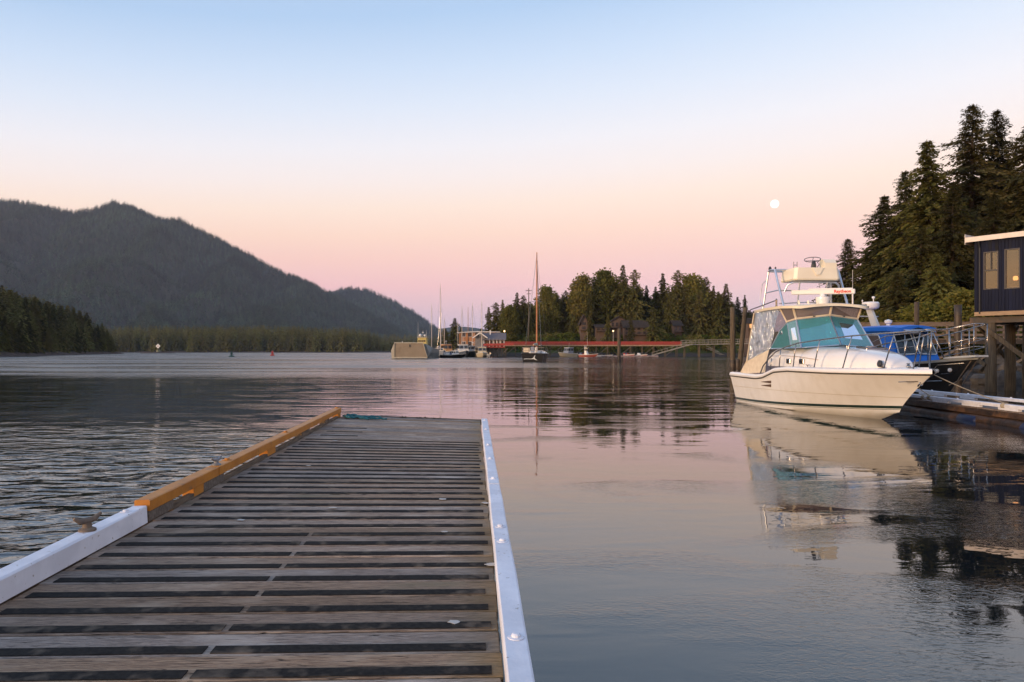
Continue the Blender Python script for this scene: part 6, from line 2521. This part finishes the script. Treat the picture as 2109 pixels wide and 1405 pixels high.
def make_landing_craft():
    d = 193
    X = lambda px: (px - CX) / FPX * d
    Z = lambda py: CAM_H + (HZ - py) / FPX * d
    o = empty('landing_craft', 'khaki landing craft with its big square bow ramp raised and small wheelhouse behind', 'boat', (0, d, 0))
    M_K = mat('khaki_ramp', (.27, .215, .155), .6, (.24, .19, .135), .6, stain=(.20, .15, .10), sscale=.7)
    M_KT = mat('khaki_trim', (.42, .38, .29), .6, (.36, .32, .25), 1)
    x0t, x1t, x0b, x1b = X(813), X(872), X(812), X(880)
    zt, zb = Z(706.5), Z(736)
    MB().prism([(x0b, 0, zb), (x1b, 0, zb), (x1t, -.6, zt), (x0t, -.6, zt)], (0, .3, 0)).build('bow_ramp', M_K, o)
    mb = MB()
    mb.beam((x0t - .05, -.66, zt + .02), (x1t + .05, -.66, zt + .02), .22, .26)
    mb.beam((x0b, -.04, zb - .1), (x1b, -.04, zb - .1), .3, .3)
    mb.beam((x0b, -.08, zb + .05), (x0t, -.68, zt - .1), .16, .2, up=(0, 1, 0))
    mb.beam((x1b, -.08, zb + .05), (x1t, -.68, zt - .1), .16, .2, up=(0, 1, 0))
    mb.build('ramp_edge', M_KT, o)
    mb = MB(); mb.box(X(843.5), X(845.5), -.62, -.35, Z(715), Z(710)); mb.build('ramp_slot', M_DARK, o)
    M_LG = mat('grey_green_hull', (.155, .165, .155), .5, (.12, .13, .125), 1)
    mb = MB()
    mb.loft([[(x1b - .1, .25, -.4), (x1b + .6, .3, 1.4), (x1t + .5, .3, zt - .2), (x1t + .1, .3, zt - .2), (x1b - .8, .3, -.4)],
             [(X(886), 5, -.4), (X(889), 5, 1.6), (X(888), 5, 2.9), (X(886), 5, 2.9), (X(883), 5, -.4)],
             [(X(888), 18, -.4), (X(891), 18, 1.5), (X(891), 18, 2.4), (X(889), 18, 2.4), (X(885), 18, -.4)]], close=True, cap0=True, cap1=True)
    mb.build('hull_side', M_LG, o)
    mb = MB()
    mb.loft([[(x0b - .7, .3, -.4), (x0b - .9, .3, zt - 2.0), (x0b - .2, .3, zt - .3), (x0b + .4, .3, -.4)],
             [(x0b - .5, 18, -.4), (x0b - .6, 18, 2.2), (x0b - .1, 18, 2.2), (x0b + .4, 18, -.4)]], close=True, cap0=True, cap1=True)
    mb.build('hull_side', M_KT, o)
    MB().box(x0b + .45, X(886), .6, 18, -.3, .6).build('hull_bottom', M_LG, o)
    zc = Z(703)
    MB().box(X(849), X(868), 11, 14.5, 2.0, Z(697) + .4).build('wheelhouse', mat('yellow_wheelhouse', (.55, .43, .13), .6, (.47, .36, .11), 1), o)
    mb = MB(); mb.box(X(848), X(869.5), 10.7, 14.8, Z(697) + .4, Z(697) + .6); mb.build('wheelhouse_roof', M_KT, o)
    for k in range(4):
        a = X(850.5) + k * (X(867) - X(850.5)) / 4
        MB().box(a, a + .42, 10.94, 11.02, Z(703), Z(699.5)).build('window', M_GLASSD, o)
    zr = Z(697) + .6
    mb = MB(); mb.lathe([(.0, 0), (.22, .05), (.40, .35), (.40, .5), (.24, .8), (.0, .88)], 14, (X(854), 12, zr)); mb.build('satellite_dome', M_BWHITE, o, smooth=True)
    mb = MB(); mb.lathe([(.2, 0), (.36, .05), (.36, .3), (.0, .4)], 14, (X(864), 12, zr + .3)); mb.tube([(X(864), 12, zr), (X(864), 12, zr + .3)], .08, 6); mb.build('radar_dome', M_BWHITE, o)
    mb = MB()
    mb.tube([(X(848.5), 12.5, zr), (X(848.5), 12.5, zr + 4.2)], [.05, .02], 5)
    mb.tube([(X(866.5), 12.5, zr), (X(866.5), 12.5, zr + 1.9)], [.05, .02], 5)
    mb.tube([(X(859), 12.5, zr), (X(859), 12.5, zr + 1.9)], [.06, .02], 5)
    mb.tube([(X(857), 12.5, zr + 1.3), (X(861), 12.5, zr + 1.3)], .10, 5)
    mb.build('antenna', M_BWHITE, o)
    MB().tube([(X(829.5), -.6, zt), (X(829.5), -.6, zt + .5)], .07, 6).build('ramp_light', M_BWHITE, o)


make_landing_craft()


def make_harbour_float():
    d = 216
    X = lambda px: (px - CX) / FPX * d
    o = empty('harbour_float', 'low dark float dock in front of the harbour boats', 'float', (0, d, 0))
    MB().box(X(889), X(927), -1, 1.2, .15, .45).build('float_deck', M_WOODGREY, o)
    for k in range(4):
        MB().box(X(890) + k * 1.4, X(890) + k * 1.4 + 1, -.9, 1.1, -.3, .14).build('float_billet', M_DARK, o)


make_harbour_float()


def make_black_sloop():
    d = 133
    o = empty('anchored_sloop', 'black hulled sloop seen from astern with tall varnished mast, anchored in open water', 'sailboat')
    place(o, (.16, .98), P(1097, HZ, d) * 1)
    o.location.z = 0
    h = Hull(11.5, 13, 2.35, 2.0, [(0, 1.55), (.5, 1.45), (1, 2.0)], [(0, -.05), (.6, .0), (1, .2)], keel=-.8, t0=.25, ps=2.0, pw=1.6, tap=.12)
    h.shell(7, 22).build('hull', BLKH, o, auto=40)
    h.deck(.0, .08, .02).build('deck', M_BWHITE, o, smooth=True)
    h.band(lambda t: h.z_at(h.zs, t) - .03, lambda t: h.z_at(h.zs, t) + .07, .03, 22).build('toe_rail', M_BWHITE, o)
    # pale tail emblem on the transom
    M_E = mat('pale_emblem', (.62, .64, .62), .5)
    mb = MB()
    tail = [(-1.75, .55), (-1.2, .62), (-.3, .58), (.05, .70), (.28, .98), (.42, 1.22), (.50, 1.30), (.46, 1.05), (.36, .72), (.62, .48), (.95, .30), (.52, .38), (.2, .52), (-.4, .50), (-1.2, .52), (-1.72, .46)]
    mb.prism([(-.035, -y * .95, z) for y, z in tail], (.03, 0, 0))
    mb.build('transom_emblem', M_E, o)
    mx = 6.0
    ztop = CAM_H + (HZ - 520) / FPX * (d + 6)
    MB().tube([(mx, 0, .8), (mx, 0, ztop * .6), (mx, 0, ztop)], [.17, .15, .09], 10).build('mast', M_WOODMAST, o)
    MB().tube([(mx, 0, 3.0), (1.0, 0, 3.0)], .11, 8).build('boom', M_WOODMAST, o)
    MB().tube([(mx - .2, 0, 3.25), (3.5, 0, 3.25), (1.2, 0, 3.15)], [.26, .22, .12], 8).build('furled_sail', mat('cream_sail_cover', (.50, .42, .30), .8), o)
    mb = MB()
    for s in (-1, 1):
        mb.tube([(mx - .3, s * 2.2, 1.5), (mx, s * 1.0, ztop * .55), (mx, 0, ztop * .97)], .02, 4)
        mb.tube([(mx, 0, ztop * .55), (mx, s * 1.0, ztop * .55)], .035, 4)
        mb.tube([(.3, s * 1.6, 1.6), (mx, 0, ztop * .99)], .014, 4)
    mb.tube([(12.9, 0, 2.0), (mx, 0, ztop * .96)], .05, 5)
    mb.build('rigging', M_STEEL, o)
    mb = MB()
    for zz in (.55, 1.05):
        pts = [h.pt(t, 1, -.1, -1) + Vector((0, 0, zz)) for t in (.3, .15, .02)] + [h.pt(t, 1, -.1, 1) + Vector((0, 0, zz)) for t in (.02, .15, .3)]
        mb.tube(pts, .035, 5)
    for s in (-1, 1):
        for t in (.02, .15, .3, .5, .7):
            p = h.pt(t, 1, -.1, s); mb.tube([p, p + Vector((0, 0, 1.05))], .035, 5)
    for y in (-.7, .7):
        mb.tube([(.1, y, 1.5), (.1, y, 2.6)], .035, 5)
    mb.build('stern_rail', M_STEEL, o)
    mb = MB(); mb.box(.35, .55, .55, 1.75, 1.75, 2.6, .05); mb.build('cockpit_dodger', mat('cream_canvas', (.62, .53, .40), .85), o)
    mb = MB(); mb.box(.3, .5, -.25, .42, 1.7, 2.75, .08); mb.build('spray_cloth', mat('blue_grey_cloth', (.25, .29, .38), .8), o)
    mb = MB(); mb.box(.45, .65, -.85, -.32, 1.7, 2.7, .08); mb.build('spray_cloth', M_BWHITE, o)
    mb = MB(); mb.box(2.5, 6.5, -1.1, 1.1, 1.4, 2.1, .1); mb.build('cabin', M_BWHITE, o)
    mb = MB(); mb.tube([(.2, -1.5, 1.5), (.2, -1.5, 3.0)], .04, 5); mb.lathe([(.0, 2.9), (.35, 2.95), (.35, 3.05), (.0, 3.1)], 10, (.2, -1.5, 0)); mb.build('wind_generator', M_DARK, o)


make_black_sloop()


# ------------------------------------------------------------------ buoys, beacon, moon
def buoy(px, yw, col, label, kind):
    d = CAM_H * FPX / (yw - HZ)
    p = P(px, yw, d)
    o = empty('channel_buoy', label, 'buoy', (p.x, p.y, 0))
    m = mat('buoy_' + kind, col, .5, tuple(c * .8 for c in col), 1)
    MB().lathe([(.7, -.5), (1.0, -.1), (1.0, .25), (.6, .42), (.3, .5)], 16).build('float_body', m, o, smooth=True)
    if kind == 'green':
        mb = MB(); mb.lathe([(.28, .45), (.22, .9), (.32, .95), (.32, 1.5), (.18, 1.55), (.12, 1.9), (.0, 1.95)], 12); mb.build('can_topmark', m, o)
    else:
        mb = MB(); mb.lathe([(.55, .45), (.42, 1.0), (.50, 1.05), (.50, 1.6), (.2, 2.0), (.0, 2.3)], 12); mb.build('cone_topmark', m, o)
    mb = MB()
    for k in range(4):
        a = k * 1.57
        mb.tube([(.62 * math.cos(a), .62 * math.sin(a), .35), (.26 * math.cos(a), .26 * math.sin(a), 1.4)], .05, 5)
    mb.build('cage', m, o)


buoy(477, 735, (.012, .07, .05), 'green channel buoy afloat off the far shore', 'green')
buoy(561, 732.8, (.62, .055, .03), 'red channel buoy afloat right of the green one', 'red')


def beacon():
    d = 620
    p = P(326, 713, d)
    o = empty('day_beacon', 'white diamond day beacon on a pale post over a low rock', 'beacon', (p.x, d, 0))
    MB().tube([(0, 0, .5), (0, 0, p.z + 1.2)], .15, 8).build('post', M_PILE, o)
    MB().lathe([(2.8, -.5), (1.6, 1.4), (1.4, 3.0), (.6, 3.2)], 10).build('base', mat('beacon_base', (.20, .19, .10), .9), o)
    MB().prism([(0, -.5, p.z - 2.0), (2.0, -.5, p.z), (0, -.5, p.z + 2.0), (-2.0, -.5, p.z)], (0, .12, 0)).build('diamond_board', mat('beacon_white', (.82, .80, .74), .6), o)
    MB().prism([(0, -.56, p.z - .6), (.6, -.56, p.z), (0, -.56, p.z + .6), (-.6, -.56, p.z)], (0, .04, 0)).build('diamond_centre', M_RED, o)
    rk = MB(); rk.lathe([(16, -1), (13, .4), (8, .9), (2, 1.2)], 14, (p.x, d, 0)); r_ = rk.build('rock_islet', M_HEAD); tag(r_, 'low brown rock carrying the diamond day beacon', 'rock')


beacon()


def moon():
    d = 16000.0
    p = P(1595.5, 420, d)
    m = bpy.data.materials.new('moon_surface')
    m.use_nodes = True
    nt = m.node_tree
    nt.nodes.clear()
    out = nt.nodes.new('ShaderNodeOutputMaterial'); em = nt.nodes.new('ShaderNodeEmission')
    nz = nt.nodes.new('ShaderNodeTexNoise'); nz.inputs['Scale'].default_value = 1.6
    tc = nt.nodes.new('ShaderNodeTexCoord'); nt.links.new(tc.outputs['Generated'], nz.inputs['Vector'])
    rp = nt.nodes.new('ShaderNodeValToRGB'); rp.color_ramp.elements[0].color = (1.5, 1.42, 1.3, 1); rp.color_ramp.elements[1].color = (2.0, 1.95, 1.85, 1)
    nt.links.new(nz.outputs['Fac'], rp.inputs[0]); nt.links.new(rp.outputs[0], em.inputs[0]); nt.links.new(em.outputs[0], out.inputs[0])
    rr = 8.3 / FPX * d
    mb = MB()
    secs = []
    for a in range(25):
        th = math.pi * a / 24
        secs.append([(rr * math.sin(th) * math.cos(b * math.pi / 20), rr * math.sin(th) * math.sin(b * math.pi / 20), rr * math.cos(th)) for b in range(40)])
    mb.loft(secs, close=True)
    o = mb.build('moon', m, smooth=True)
    o.location = p
    tag(o, 'full white moon low in the pink sky above the cruiser', 'moon')


moon()


# ------------------------------------------------------------------ air between here and the mountain
def haze():
    m = bpy.data.materials.new('haze_air')
    m.use_nodes = True
    nt = m.node_tree
    nt.nodes.clear()
    out = nt.nodes.new('ShaderNodeOutputMaterial')
    v = nt.nodes.new('ShaderNodeVolumePrincipled')
    v.inputs['Color'].default_value = (.74, .84, 1.0, 1)
    v.inputs['Density'].default_value = HAZE_DENSITY
    v.inputs['Anisotropy'].default_value = 0.0
    nt.links.new(v.outputs[0], out.inputs['Volume'])
    o = MB().box(-4700, 4200, -60, 5900, -7, 800).build('haze', m)
    tag(o, 'thin evening haze over the inlet', kind='stuff')


HAZE_DENSITY = 0.000045
haze()
